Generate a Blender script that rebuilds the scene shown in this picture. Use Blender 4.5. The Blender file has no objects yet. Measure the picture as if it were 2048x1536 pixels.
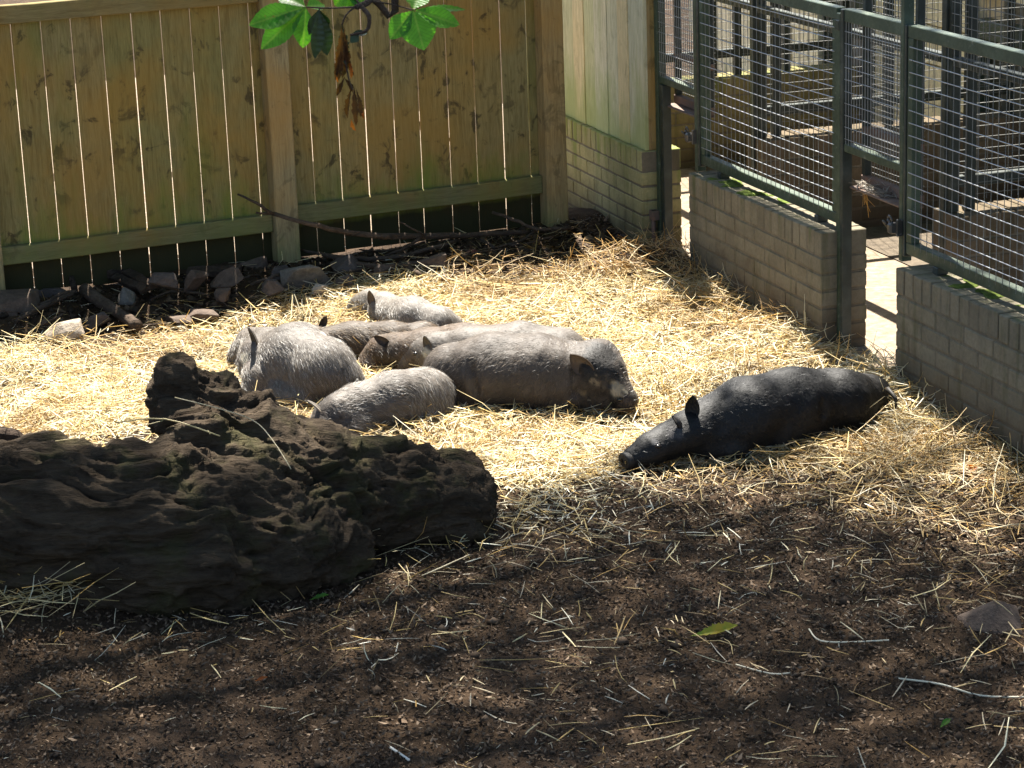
import bpy, bmesh, math, random
import numpy as np
from mathutils import Vector, Matrix, noise as mnoise
random.seed(7); RNG = np.random.default_rng(7)
scene = bpy.context.scene
COL = scene.collection
R_ = math.radians

# ------------------------------------------------------------------ camera
FPX = 4800.0; CX, CY, CAMH = 1024.0, 768.0, 2.8
_vx = 606.0; _vy = (FPX*FPX - 1634*_vx)/1321
_dn = np.array([_vx, _vy, FPX]); _dn /= np.linalg.norm(_dn)
_Y = np.array([0, 0, 1.0]) - _dn*_dn[2]; _Y /= np.linalg.norm(_Y)
CR = np.stack([np.cross(_Y, -_dn), _Y, -_dn])        # camera (x right, y down, z forward) -> world
CAM = np.array([0, 0, CAMH])
cam = bpy.data.cameras.new('camera'); camo = bpy.data.objects.new('camera', cam); COL.objects.link(camo)
cam.sensor_width = 36; cam.lens = FPX/2048*36; cam.clip_start = 0.05; cam.clip_end = 1000
m = Matrix([[CR[0][0], -CR[0][1], -CR[0][2], 0], [CR[1][0], -CR[1][1], -CR[1][2], 0], [CR[2][0], -CR[2][1], -CR[2][2], CAMH], [0, 0, 0, 1]])
camo.matrix_world = m
cam.dof.use_dof = True; cam.dof.focus_distance = 10.0; cam.dof.aperture_fstop = 16
scene.camera = camo

# ------------------------------------------------------------------ light
SUN_HEAD, SUN_EL = -6.0, 63.0
world = bpy.data.worlds.new('World'); scene.world = world; world.use_nodes = True
nt = world.node_tree; bg = nt.nodes['Background']; sky = nt.nodes.new('ShaderNodeTexSky')
sky.sky_type = 'NISHITA'; sky.sun_disc = False; sky.sun_elevation = R_(SUN_EL); sky.sun_rotation = R_(SUN_HEAD)
nt.links.new(sky.outputs[0], bg.inputs[0]); bg.inputs[1].default_value = 0.05
sl = bpy.data.lights.new('sun', 'SUN'); sl.energy = 5.0; sl.angle = R_(0.5); sl.color = (1, .95, .86)
so = bpy.data.objects.new('sun', sl); COL.objects.link(so)
_h, _e = R_(SUN_HEAD), R_(SUN_EL)
SUNV = Vector((math.sin(_h)*math.cos(_e), math.cos(_h)*math.cos(_e), math.sin(_e)))
so.rotation_euler = SUNV.to_track_quat('Z', 'Y').to_euler(); so.location = SUNV*30
scene.view_settings.view_transform = 'Standard'; scene.view_settings.look = 'None'
scene.view_settings.exposure = 2.25; scene.view_settings.gamma = 1
scene.cycles.max_bounces = 8; scene.cycles.transparent_max_bounces = 8
scene.cycles.use_denoising = True

# ------------------------------------------------------------------ measuring helpers
def ray(px, py): return CR @ np.array([px-CX, py-CY, FPX])
def G(px, py, z=0.0):                       # point of height z seen at that place
    d = ray(px, py); return Vector(CAM + d*((z-CAMH)/d[2]))
def AT(px, py, y):                          # point at distance y ahead
    d = ray(px, py); return Vector(CAM + d*(y/d[1]))
def proj(P):
    q = (np.asarray(P)-CAM) @ CR; return CX+FPX*q[:, 0]/q[:, 2], CY+FPX*q[:, 1]/q[:, 2]
WU = Vector((.3025, -.953, 0)).normalized(); WN = Vector((-WU.y*-1, -WU.x, 0))   # along the brick walls / their outward normal
WN = Vector((-.953, -.3025, 0)).normalized(); WROT = math.atan2(WU.y, WU.x)
def W(u, n, z=0): return WU*u + WN*n + Vector((0, 0, z))
F0 = Vector((-1.158, 11.819, 0)); FD = Vector((math.sin(R_(66.2)), math.cos(R_(66.2)), 0)); FN = Vector((FD.y, -FD.x, 0)); FROT = math.atan2(FD.y, FD.x)
def FP(s, o, z): return F0 + FD*s + FN*o + Vector((0, 0, z))

# ------------------------------------------------------------------ numpy noise
def _hash(ix, iy, iz, seed):
    h = (ix.astype(np.int64)*374761393 + iy.astype(np.int64)*668265263 + iz.astype(np.int64)*1442695041 + seed*974711) & 0xffffffff
    h = ((h ^ (h >> 13))*1274126177) & 0xffffffff
    return ((h ^ (h >> 16)) & 0xffff)/65535.0*2-1
def vnoise(x, y, z, seed=0):
    ix, iy, iz = np.floor(x), np.floor(y), np.floor(z); fx, fy, fz = x-ix, y-iy, z-iz
    fx, fy, fz = [t*t*(3-2*t) for t in (fx, fy, fz)]; out = 0
    for dx in (0, 1):
        for dy in (0, 1):
            for dz in (0, 1):
                out = out + _hash(ix+dx, iy+dy, iz+dz, seed)*(fx if dx else 1-fx)*(fy if dy else 1-fy)*(fz if dz else 1-fz)
    return out
def fbm(x, y, z=0, oct=4, seed=0, ridge=False):
    x, y = np.asarray(x, float), np.asarray(y, float); z = np.zeros_like(x)+z; s = 0; a = 1.0
    for k in range(oct):
        v = vnoise(x*2**k+k*7.3, y*2**k-k*3.1, z*2**k+k*1.7, seed+k)
        s = s + a*((1-2*np.abs(v)) if ridge else v); a *= .5
    return s
def sstep(a, b, x):
    t = np.clip((x-a)/(b-a), 0, 1); return t*t*(3-2*t)
def inpoly(px, py, poly):
    r = np.zeros(len(px), bool); n = len(poly)
    for i in range(n):
        x1, y1 = poly[i]; x2, y2 = poly[(i+1) % n]
        if y1 == y2: continue
        c = ((y1 > py) != (y2 > py)) & (px < (x2-x1)*(py-y1)/(y2-y1)+x1); r ^= c
    return r

# ------------------------------------------------------------------ object helpers
def tag(o, label=None, cat=None, group=None, kind=None):
    for k, v in (('label', label), ('category', cat), ('group', group), ('kind', kind)):
        if v: o[k] = v
    return o
def empty(name, loc, label=None, cat=None, group=None):
    o = bpy.data.objects.new(name, None); o.location = loc; COL.objects.link(o); o.empty_display_size = .1
    return tag(o, label, cat, group)
def wloc(o):
    v = Vector((0, 0, 0))
    while o: v = v + Vector(o.location); o = o.parent
    return v
def add(name, me, parent=None, loc=(0, 0, 0), rotz=0.0, mat=None):      # loc in the world; parents are never rotated
    o = bpy.data.objects.new(name, me); COL.objects.link(o)
    if mat and not me.materials: me.materials.append(mat)
    loc = Vector(loc)
    if parent: o.parent = parent; loc = loc - wloc(parent)
    o.location = loc; o.rotation_euler = (0, 0, rotz)
    return o
def mesh(name, V, Fc, mat=None, smooth=False, cols=None, attr=None):
    me = bpy.data.meshes.new(name); V = np.asarray(V, np.float32)
    if isinstance(Fc, np.ndarray):
        k = Fc.shape[1]; n = len(Fc)
        me.vertices.add(len(V)); me.vertices.foreach_set('co', V.ravel())
        me.loops.add(n*k); me.loops.foreach_set('vertex_index', Fc.astype(np.int32).ravel())
        me.polygons.add(n); me.polygons.foreach_set('loop_start', np.arange(0, n*k, k, dtype=np.int32))
        me.update(calc_edges=True); me.validate()
    else:
        me.from_pydata([tuple(v) for v in V], [], Fc); me.update()
    if smooth: me.polygons.foreach_set('use_smooth', np.ones(len(me.polygons), bool))
    if cols is not None:
        a = me.attributes.new('Col', 'FLOAT_COLOR', 'POINT'); c4 = np.ones((len(V), 4), np.float32); c4[:, :3] = cols; a.data.foreach_set('color', c4.ravel())
    if attr is not None:
        for k, v in attr.items():
            a = me.attributes.new(k, 'FLOAT', 'POINT'); a.data.foreach_set('value', np.asarray(v, np.float32))
    if mat: me.materials.append(mat)
    return me
def boxmesh(name, sx, sy, sz, bev=.004, mat=None, jit=0, seed=0, nx=1):
    """bevelled box centred in x,y with its base at z=0; nx cuts it along x so that it can be a little uneven"""
    rnd = random.Random(seed); b = bev
    xs = [-sx/2, -sx/2+b] + [-sx/2+b+(sx-2*b)*i/nx for i in range(1, nx)] + [sx/2-b, sx/2]
    def ring(x, e):
        y0, z0, y1, z1 = -sy/2+e, e, sy/2-e, sz-e
        return [(x, y0+b-e*1, z0), (x, y1-b+e, z0), (x, y1, z0+b-e), (x, y1, z1-b+e), (x, y1-b+e, z1), (x, y0+b-e, z1), (x, y0, z1-b+e), (x, y0, z0+b-e)]
    V = []; Fc = []
    for i, x in enumerate(xs):
        r = ring(x, b*.8 if i in (0, len(xs)-1) else 0)
        jx, jy, jz = [rnd.uniform(-jit, jit) for _ in range(3)]
        V += [(p[0], p[1]+jy, p[2]+jz) for p in r]
    n = len(xs)
    for i in range(n-1):
        for k in range(8): Fc.append((i*8+k, i*8+(k+1) % 8, i*8+8+(k+1) % 8, i*8+8+k))
    Fc.append(tuple(range(7, -1, -1))); Fc.append(tuple(range((n-1)*8, n*8)))
    if jit: V = [tuple(c+rnd.uniform(-jit, jit)*.4 for c in v) for v in V]
    return mesh(name, V, Fc, mat)
def box(name, parent, c, size, rotz, mat, bev=.004, jit=0, seed=0, nx=1):     # c = centre of its base
    return add(name, boxmesh(name, *size, bev, mat, jit, seed, nx), parent, c, rotz)
def tube(path, radii, sides=8, jit=0, seed=0, caps=True):
    path = [Vector(p) for p in path]; rnd = random.Random(seed); V = []; Fc = []
    up = Vector((0.13, .2, 1)).normalized()
    for i, p in enumerate(path):
        t = (path[min(i+1, len(path)-1)]-path[max(i-1, 0)]).normalized()
        a = t.cross(up); a = a.normalized() if a.length > 1e-3 else t.orthogonal().normalized(); b = t.cross(a)
        for k in range(sides):
            th = 2*math.pi*k/sides; r = radii[i]*(1+rnd.uniform(-jit, jit)); V.append(p+a*math.cos(th)*r+b*math.sin(th)*r)
    for i in range(len(path)-1):
        for k in range(sides): Fc.append((i*sides+k, i*sides+sides+k, i*sides+sides+(k+1) % sides, i*sides+(k+1) % sides))
    if caps: Fc.append(tuple(range(sides))); Fc.append(tuple(range(len(path)*sides-1, (len(path)-1)*sides-1, -1)))
    return V, Fc
def smoothpath(pts, radii, n=4):
    P = [Vector(p) for p in pts]; out = []; rr = []
    for i in range(len(P)-1):
        p0, p1, p2, p3 = P[max(i-1, 0)], P[i], P[i+1], P[min(i+2, len(P)-1)]
        for k in range(n):
            t = k/n; out.append(.5*((2*p1)+(p2-p0)*t+(2*p0-5*p1+4*p2-p3)*t*t+(3*p1-p0-3*p2+p3)*t**3)); rr.append(radii[i]*(1-t)+radii[i+1]*t)
    return out+[P[-1]], rr+[radii[-1]]
def tubeobj(name, parent, pts, radii, mat, sides=8, jit=0, seed=0, n=4, smooth=True, wob=0):
    p, r = smoothpath(pts, radii, n) if n > 1 else ([Vector(q) for q in pts], radii)
    if wob:
        rnd = random.Random(seed); p = [q+Vector([rnd.uniform(-wob, wob) for _ in range(3)]) for q in p]
    base = Vector(parent.location) if parent else p[0]
    if parent and parent.parent: base = wloc(parent)
    V, Fc = tube([q-base for q in p], r, sides, jit, seed)
    return add(name, mesh(name, V, Fc, mat, smooth), parent, base)

def surfnets(val, org, h):
    """surface nets of a scalar field (negative inside)"""
    s = val < 0; nx, ny, nz = val.shape
    cnt = np.zeros((nx-1, ny-1, nz-1), np.int32); acc = np.zeros((nx-1, ny-1, nz-1, 3), np.float32)
    cs = [(a, b, c) for a in (0, 1) for b in (0, 1) for c in (0, 1)]
    def sub(A, c): return A[c[0]:nx-1+c[0], c[1]:ny-1+c[1], c[2]:nz-1+c[2]]
    for i in range(8):
        for j in range(i+1, 8):
            d = [cs[j][k]-cs[i][k] for k in range(3)]
            if sum(map(abs, d)) != 1: continue
            A, B = sub(val, cs[i]), sub(val, cs[j]); mk = (A < 0) != (B < 0)
            t = np.where(mk, A/np.where(mk, A-B, 1), 0)
            for k in range(3): acc[..., k] += np.where(mk, cs[i][k]+d[k]*t, 0)
            cnt += mk
    act = cnt > 0; idx = -np.ones(act.shape, np.int64); ijk = np.argwhere(act); idx[act] = np.arange(len(ijk))
    V = (ijk+acc[act]/cnt[act][:, None])*h+np.asarray(org); Q = []
    for ax in range(3):
        o1, o2 = [(1, 2), (2, 0), (0, 1)][ax]
        sl0 = [slice(1, -1)]*3; sl0[ax] = slice(0, -1); sl1 = [slice(1, -1)]*3; sl1[ax] = slice(1, None)
        a, b = s[tuple(sl0)], s[tuple(sl1)]
        e = np.argwhere(a != b); fl = a[a != b]
        e = e.copy()
        for k in range(3):
            if k != ax: e[:, k] += 1
        def cell(d1, d2):
            c = e.copy(); c[:, o1] -= d1; c[:, o2] -= d2; return idx[c[:, 0], c[:, 1], c[:, 2]]
        q = np.stack([cell(1, 1), cell(0, 1), cell(0, 0), cell(1, 0)], 1); q[~fl] = q[~fl][:, ::-1]; Q.append(q)
    return V, np.concatenate(Q)
def roundcone(X, a, ra, b, rb):
    a, b = np.asarray(a), np.asarray(b); ab = b-a; t = np.clip(((X-a) @ ab)/(ab @ ab+1e-9), 0, 1)
    return np.linalg.norm(X-a-t[..., None]*ab, axis=-1)-(ra+(rb-ra)*t)
def smin(a, b, k):
    h = np.clip(.5+.5*(b-a)/k, 0, 1); return b+(a-b)*h-k*h*(1-h)
def blob(prims, h=.01, k=.03, extra=None):
    """prims: chains [(point, radius), ...] or ('e', centre, (rx,ry,rz), rotz) melted into one skin"""
    lo = np.full(3, 1e9); hi = -lo
    for c in prims:
        ps = [(c[1], max(c[2]))] if c[0] == 'e' else c
        for p, r in ps: lo = np.minimum(lo, np.array(p)-r-.05); hi = np.maximum(hi, np.array(p)+r+.05)
    lo[2] = max(lo[2], -.06)
    n = np.ceil((hi-lo)/h).astype(int)
    X = np.stack(np.meshgrid(*[lo[i]+h*np.arange(n[i]) for i in range(3)], indexing='ij'), -1)
    d = None
    for c in prims:
        if c[0] == 'e':
            ctr, rad, rz = c[1], np.array(c[2]), c[3]; q = X-np.array(ctr); cz, sz = math.cos(rz), math.sin(rz)
            q = np.stack([q[..., 0]*cz+q[..., 1]*sz, -q[..., 0]*sz+q[..., 1]*cz, q[..., 2]], -1)
            e = (np.linalg.norm(q/rad, axis=-1)-1)*rad.min()
            d = e if d is None else smin(d, e, k)
        else:
            for (p, r), (p2, r2) in zip(c[:-1], c[1:]):
                e = roundcone(X, p, r, p2, r2); d = e if d is None else smin(d, e, k)
    if extra is not None: d = extra(X, d)
    return surfnets(d, lo, h)
def relax(V, Q, it=2, lam=.5):
    for _ in range(it):
        s = np.zeros_like(V); c = np.zeros(len(V))
        for k in range(4):
            np.add.at(s, Q[:, k], V[Q[:, (k+1) % 4]]); np.add.at(s, Q[:, k], V[Q[:, k-1]]); np.add.at(c, Q[:, k], 2)
        V = V*(1-lam)+lam*s/np.maximum(c, 1)[:, None]
    return V
def vnormals(V, Q):
    n = np.cross(V[Q[:, 2]]-V[Q[:, 0]], V[Q[:, 3]]-V[Q[:, 1]]); N = np.zeros_like(V)
    for k in range(4): np.add.at(N, Q[:, k], n)
    return N/(np.linalg.norm(N, axis=1)[:, None]+1e-9)

def strands(P, D, L, w, bend, col, sides=3, segs=2, taper=.5, lift=None):
    """many thin blades: base points P, unit directions D, lengths L, widths w, bend vectors, colours"""
    n = len(P); up = np.array([0, 0, 1.0])+RNG.normal(0, .35, (n, 3))
    A = np.cross(D, up); A /= np.linalg.norm(A, axis=1)[:, None]+1e-9; B = np.cross(D, A)
    V = []
    for s in range(segs+1):
        t = s/segs; c = P+D*(L*t)[:, None]+bend*(t*t)
        ww = (w*(1-taper*abs(2*t-1)**3))[:, None] if taper <= .6 else (w*(1-taper*t))[:, None]
        if sides == 2: V += [c-A*ww*.5, c+A*ww*.5]
        else: V += [c-A*ww*.5, c+A*ww*.5, c+B*ww*.4]
    sd = sides; V = np.stack(V, 1)                     # n, (segs+1)*sd, 3
    m_ = (segs+1)*sd; fac = []
    for s in range(segs):
        for k in range(1 if sd == 2 else 3):
            k2 = (k+1) % sd; fac.append((s*sd+k, s*sd+k2, (s+1)*sd+k2, (s+1)*sd+k))
    fac = np.array(fac); Q = (fac[None]+np.arange(n)[:, None, None]*m_).reshape(-1, 4)
    return V.reshape(-1, 3), Q, np.repeat(col, m_, axis=0)

# ------------------------------------------------------------------ materials
class NT:
    def __init__(s, name, rough=.8, spec=.3):
        s.m = bpy.data.materials.new(name); s.m.use_nodes = True; s.t = s.m.node_tree; s.b = s.t.nodes['Principled BSDF']
        s.b.inputs['Roughness'].default_value = rough; s.b.inputs['Specular IOR Level'].default_value = spec
    def n(s, ty, **kw):
        nd = s.t.nodes.new(ty)
        for k, v in kw.items():
            if k.startswith('i_'):
                nd.inputs[k[2:].replace('_', ' ')].default_value = v
            else: setattr(nd, k, v)
        return nd
    def l(s, a, b): s.t.links.new(a, b); return s
    def coord(s, kind='Object', scale=(1, 1, 1), rot=(0, 0, 0)):
        c = s.n('ShaderNodeTexCoord'); mp = s.n('ShaderNodeMapping'); mp.inputs['Scale'].default_value = scale; mp.inputs['Rotation'].default_value = rot
        s.l(c.outputs[kind], mp.inputs[0]); return mp.outputs[0]
    def world(s, scale=(1, 1, 1)):
        c = s.n('ShaderNodeNewGeometry'); mp = s.n('ShaderNodeMapping'); mp.inputs['Scale'].default_value = scale
        s.l(c.outputs['Position'], mp.inputs[0]); return mp.outputs[0]
    def noise(s, vec, scale, detail=5, rough=.6, dist=0):
        nd = s.n('ShaderNodeTexNoise'); nd.inputs['Scale'].default_value = scale; nd.inputs['Detail'].default_value = detail
        nd.inputs['Roughness'].default_value = rough; nd.inputs['Distortion'].default_value = dist; s.l(vec, nd.inputs['Vector']); return nd.outputs['Fac']
    def ramp(s, fac, stops):
        nd = s.n('ShaderNodeValToRGB'); e = nd.color_ramp.elements
        while len(e) < len(stops): e.new(.5)
        for k, (p, c) in enumerate(stops):
            e[k].position = p; e[k].color = (c, c, c, 1) if isinstance(c, (int, float)) else (*c, 1)
        s.l(fac, nd.inputs[0]); return nd.outputs[0]
    def mix(s, fac, a, b, mode='MIX'):
        nd = s.n('ShaderNodeMix', data_type='RGBA', blend_type=mode)
        for sock, v in ((nd.inputs[0], fac), (nd.inputs[6], a), (nd.inputs[7], b)):
            if hasattr(v, 'is_linked'): s.l(v, sock)
            elif isinstance(v, (int, float)): sock.default_value = v
            else: sock.default_value = (*v, 1)
        return nd.outputs[2]
    def math(s, op, a, b=0.0):
        nd = s.n('ShaderNodeMath', operation=op)
        for k, v in enumerate((a, b)):
            if hasattr(v, 'is_linked'): s.l(v, nd.inputs[k])
            else: nd.inputs[k].default_value = v
        return nd.outputs[0]
    def rand(s): return s.n('ShaderNodeObjectInfo').outputs['Random']
    def attr(s, name, out='Color'): return s.n('ShaderNodeAttribute', attribute_name=name).outputs[out]
    def col(s, c):
        if hasattr(c, 'is_linked'): s.l(c, s.b.inputs['Base Color'])
        else: s.b.inputs['Base Color'].default_value = (*c, 1)
        return s
    def bump(s, h, strength=.5, dist=.01):
        b = s.n('ShaderNodeBump'); b.inputs['Strength'].default_value = strength; b.inputs['Distance'].default_value = dist
        s.l(h, b.inputs['Height']); s.l(b.outputs[0], s.b.inputs['Normal']); return s
    def rgh(s, v): s.l(v, s.b.inputs['Roughness']); return s
    def zpos(s):
        c = s.n('ShaderNodeNewGeometry'); x = s.n('ShaderNodeSeparateXYZ'); s.l(c.outputs['Position'], x.inputs[0]); return x.outputs[2]

def m_wood(name, base, dark, green, algae_z, alg=1.0, smudge=.8, gs=(14, 14, .9), warm=.55, low_dark=0.0):
    """weathered boards: grain runs along the small scale of gs; muddy smudges and algae"""
    t = NT(name, .85, .15); rnd = t.rand()
    off = t.n('ShaderNodeCombineXYZ'); t.l(t.math('MULTIPLY', rnd, 37.0), off.inputs[0]); t.l(t.math('MULTIPLY', rnd, 11.0), off.inputs[1])
    c = t.n('ShaderNodeTexCoord'); ad = t.n('ShaderNodeVectorMath', operation='ADD'); t.l(c.outputs['Object'], ad.inputs[0]); t.l(off.outputs[0], ad.inputs[1])
    mp = t.n('ShaderNodeMapping'); mp.inputs['Scale'].default_value = gs; t.l(ad.outputs[0], mp.inputs[0])
    g = t.noise(mp.outputs[0], 5, 6, .65, 1.2); g2 = t.noise(mp.outputs[0], 22, 3, .6)
    col = t.ramp(g, [(.3, dark), (.5, base), (.72, tuple(x*1.25 for x in base))])
    col = t.mix(.35, col, t.ramp(g2, [(.35, .45), (.6, 1.0)]), 'MULTIPLY')
    hue = t.ramp(rnd, [(0, (.85, .9, .75)), (.5, (1, 1, 1)), (1, (1.15, 1, .82))]); col = t.mix(1, col, hue, 'MULTIPLY')
    w = t.world(); big = t.noise(w, 2.2, 3, .6)
    col = t.mix(t.ramp(big, [(.42, 0.0), (.66, warm)]), col, tuple(x*y for x, y in zip(base, (1.25, .85, .4))))
    sm = t.noise(t.world((1, 1, .8)), 11, 6, .62, .6); sm2 = t.noise(w, 2.3, 3)
    mask = t.math('MULTIPLY', t.ramp(sm, [(.56, 0.0), (.635, 1.0)]), t.ramp(sm2, [(.35, .15), (.55, 1.0)]))
    col = t.mix(t.math('MULTIPLY', mask, smudge), col, (.035, .026, .016))
    z = t.zpos(); an = t.noise(t.world((1, 1, .35)), 7, 4, .65)
    lo = t.math('SUBTRACT', algae_z, z)
    am = t.math('MULTIPLY', t.ramp(t.math('ADD', t.math('MULTIPLY', lo, 1.6), t.math('MULTIPLY', t.math('SUBTRACT', an, .5), 1.3)), [(0, 0.0), (.45, alg)]), .9)
    col = t.mix(am, col, green)
    an2 = t.noise(t.world((1, 1, .25)), 4, 3); col = t.mix(t.ramp(an2, [(.55, 0.0), (.7, .45*alg)]), col, tuple(x*.8 for x in green))
    if low_dark: col = t.mix(t.math('MULTIPLY', t.ramp(t.math('ADD', z, t.math('MULTIPLY', t.math('SUBTRACT', an, .5), .06)), [(.235, 1.0), (.275, 0.0)]), low_dark), col, (.022, .016, .01))  # near-black tone on the plank feet, up to the bottom rail
    t.col(col).bump(t.math('ADD', g, t.math('MULTIPLY', g2, .6)), .35, .004); return t.m
M_fence = m_wood('fence_wood', (.25, .205, .09), (.15, .118, .048), (.145, .19, .03), .48, .9, .75, low_dark=.9)
M_rail = m_wood('rail_wood', (.19, .17, .09), (.13, .11, .055), (.15, .185, .05), .42, .6, .3, (.9, 14, 14))
M_post = m_wood('post_wood', (.3, .24, .13), (.2, .155, .08), (.2, .22, .07), .25, .7, .4)
M_board = m_wood('board_wood', (.55, .53, .38), (.38, .37, .25), (.27, .32, .11), .9, .8, .2, warm=.1)

def m_brick(name, base, var, moss, mossz):
    t = NT(name, .92, .12); rnd = t.rand(); w = t.world()
    n1 = t.noise(w, 60, 5, .7); n2 = t.noise(w, 6, 4, .6); n3 = t.noise(t.world((1, 1, .18)), 14, 4, .6)
    col = t.mix(rnd, tuple(x*(1-var) for x in base), tuple(x*(1+var) for x in base))
    col = t.mix(.55, col, t.ramp(n1, [(.3, .6), (.65, 1.1)]), 'MULTIPLY')
    col = t.mix(t.ramp(n2, [(.45, 0.0), (.7, .55)]), col, tuple(x*.55 for x in base))
    col = t.mix(t.ramp(n3, [(.52, 0.0), (.68, .6)]), col, tuple(x*.45 for x in (base[0]*.9, base[1]*1.05, base[2]*.7)))
    zz = t.math('ADD', t.zpos(), t.math('MULTIPLY', t.math('SUBTRACT', n2, .5), .5))
    col = t.mix(t.ramp(zz, [(.08, .75), (.3, 0.0)]), col, (.075, .055, .035))
    if moss:
        z = t.zpos(); mm = t.math('MULTIPLY', t.ramp(t.math('ADD', n3, t.math('MULTIPLY', t.math('SUBTRACT', z, mossz), 1.1)), [(.48, 0.0), (.72, .85)]), 1.0)
        col = t.mix(mm, col, moss)
    t.col(col).bump(t.math('ADD', n1, t.math('MULTIPLY', n2, .5)), .5, .004); return t.m
M_brick = m_brick('grey_brick', (.205, .178, .126), .12, (.13, .15, .06), .66)
M_brick_g = m_brick('green_brick', (.34, .305, .15), .09, (.2, .23, .065), .45)
M_brick_o = m_brick('olive_brick', (.21, .175, .08), .15, (.12, .14, .045), .5)
M_mortar = m_brick('mortar', (.17, .145, .105), 0, None, 0)
M_cream = m_brick('cream_block', (.82, .74, .53), .06, None, 0)

def m_moss():
    t = NT('moss', .95, .1); n1 = t.noise(t.world(), 40, 5); t.col(t.ramp(n1, [(.3, (.05, .065, .014)), (.7, (.13, .17, .035))])).bump(n1, .8, .01); return t.m
M_moss = m_moss()
def m_steel(name, base, rust, amount, rough=.45):
    t = NT(name, rough, .5); w = t.world(); n1 = t.noise(w, 30, 5, .7); n2 = t.noise(w, 7, 4)
    col = t.mix(t.ramp(n1, [(.62-amount, 0.0), (.72-amount, .8)]), base, rust)
    col = t.mix(t.ramp(n2, [(.5, 0.0), (.75, .5)]), col, tuple(min(1, x*2.2+.05) for x in base))
    t.col(col).rgh(t.ramp(n1, [(.3, rough-.1), (.7, rough+.3)])).bump(n1, .2, .002); return t.m
M_green = m_steel('green_painted_steel', (.03, .048, .026), (.15, .16, .13), .02)
M_dark = m_steel('dark_steel', (.018, .024, .018), (.06, .05, .04), .02)
M_rust = m_steel('rusty_steel', (.12, .08, .06), (.2, .1, .06), .1, .7)
M_wire = m_steel('galvanised_wire', (.32, .33, .34), (.45, .45, .45), .05, .3); M_wire.node_tree.nodes['Principled BSDF'].inputs['Metallic'].default_value = .6
M_wire_d = m_steel('dim_wire', (.14, .14, .125), (.2, .2, .18), .05, .45)
M_lock = m_steel('padlock_steel', (.09, .085, .08), (.3, .3, .3), .04, .35); M_lock.node_tree.nodes['Principled BSDF'].inputs['Metallic'].default_value = .7

def m_ground():
    t = NT('soil', .9, .12); w = t.world(); n1 = t.noise(w, 9, 6, .65); n2 = t.noise(w, 90, 5, .7); n3 = t.noise(w, 1.6, 3)
    soil = t.ramp(n1, [(.3, (.024, .0145, .0075)), (.55, (.055, .0335, .018)), (.75, (.1, .064, .036))])
    soil = t.mix(.7, soil, t.ramp(n2, [(.3, .35), (.6, 1.15), (.75, 1.8)]), 'MULTIPLY')
    soil = t.mix(t.ramp(n3, [(.45, 0.0), (.7, .45)]), soil, (.07, .045, .03))
    ch = t.noise(w, 150, 3, .6); chaff = t.ramp(ch, [(.35, (.16, .1, .04)), (.5, (.5, .36, .16)), (.7, (.74, .6, .34))])
    s = t.attr('straw', 'Fac'); sm = t.math('ADD', s, t.math('MULTIPLY', t.math('SUBTRACT', n1, .5), 1.1))
    t.col(t.mix(t.ramp(sm, [(.4, 0.0), (.75, .85)]), soil, chaff)).bump(t.math('ADD', n2, t.math('MULTIPLY', n1, .7)), .9, .015); return t.m
M_ground = m_ground()
def m_floor():
    t = NT('sandy_concrete', .9, .2); w = t.world(); n1 = t.noise(w, 25, 6, .7); n2 = t.noise(w, 3, 4)
    c = t.ramp(n1, [(.3, (.13, .095, .065)), (.55, (.24, .185, .13)), (.75, (.34, .27, .2))])
    t.col(t.mix(t.ramp(n2, [(.5, 0.0), (.7, .5)]), c, (.2, .15, .1))).bump(n1, .5, .01); return t.m
M_floor = m_floor()
def m_attr(name, rough=.6, spec=.3, transl=0.0):
    t = NT(name, rough, spec); c = t.attr('Col'); t.col(c)
    if transl:
        tr = t.n('ShaderNodeBsdfTranslucent'); t.l(c, tr.inputs[0]); mx = t.n('ShaderNodeMixShader'); mx.inputs[0].default_value = transl
        out = t.t.nodes['Material Output']; t.l(t.b.outputs[0], mx.inputs[1]); t.l(tr.outputs[0], mx.inputs[2]); t.l(mx.outputs[0], out.inputs[0])
    return t.m
M_straw = m_attr('straw', .45, .45, .2)
M_chip = m_attr('litter', .75, .2)
M_hair = m_attr('bristle', .45, .4, .15)
def m_rock(name, a, b):
    t = NT(name, .85, .25); w = t.world(); n1 = t.noise(w, 20, 6, .7); n2 = t.noise(w, 110, 4, .7); c = t.ramp(n1, [(.3, a), (.7, b)])
    t.col(t.mix(.5, c, t.ramp(n2, [(.3, .5), (.7, 1.2)]), 'MULTIPLY')).bump(t.math('ADD', n1, t.math('MULTIPLY', n2, .5)), .7, .012); return t.m
M_pen = m_rock('pen_floor_shade', (.06, .045, .03), (.16, .125, .085))
M_rock = m_rock('grey_stone', (.08, .07, .058), (.2, .178, .15)); M_rock_r = m_rock('reddish_stone', (.055, .038, .029), (.14, .1, .074))
M_rock_l = m_rock('pale_stone', (.24, .19, .14), (.45, .38, .3)); M_rock_d = m_rock('dark_stone', (.045, .035, .03), (.12, .095, .08))
def m_bark(name, a, b, moss=0.0, grain=(1, 1, 2)):
    t = NT(name, .95, .12); w = t.world(grain); n1 = t.noise(w, 7, 7, .7, .5); n2 = t.noise(w, 45, 5, .7); c = t.ramp(n1, [(.3, a), (.7, b)])
    c = t.mix(.6, c, t.ramp(n2, [(.3, .4), (.65, 1.3)]), 'MULTIPLY')
    if moss: c = t.mix(t.math('MULTIPLY', t.ramp(t.noise(t.world(), 5, 5, .65), [(.5, 0.0), (.64, 1.0)]), moss), c, (.05, .06, .014))
    t.col(c).bump(t.math('ADD', t.math('MULTIPLY', n1, 1.5), n2), .9, .02); return t.m
M_log = m_bark('rotten_wood', (.02, .014, .009), (.085, .062, .041), .3, (.35, 1.6, 1.8))
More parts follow.
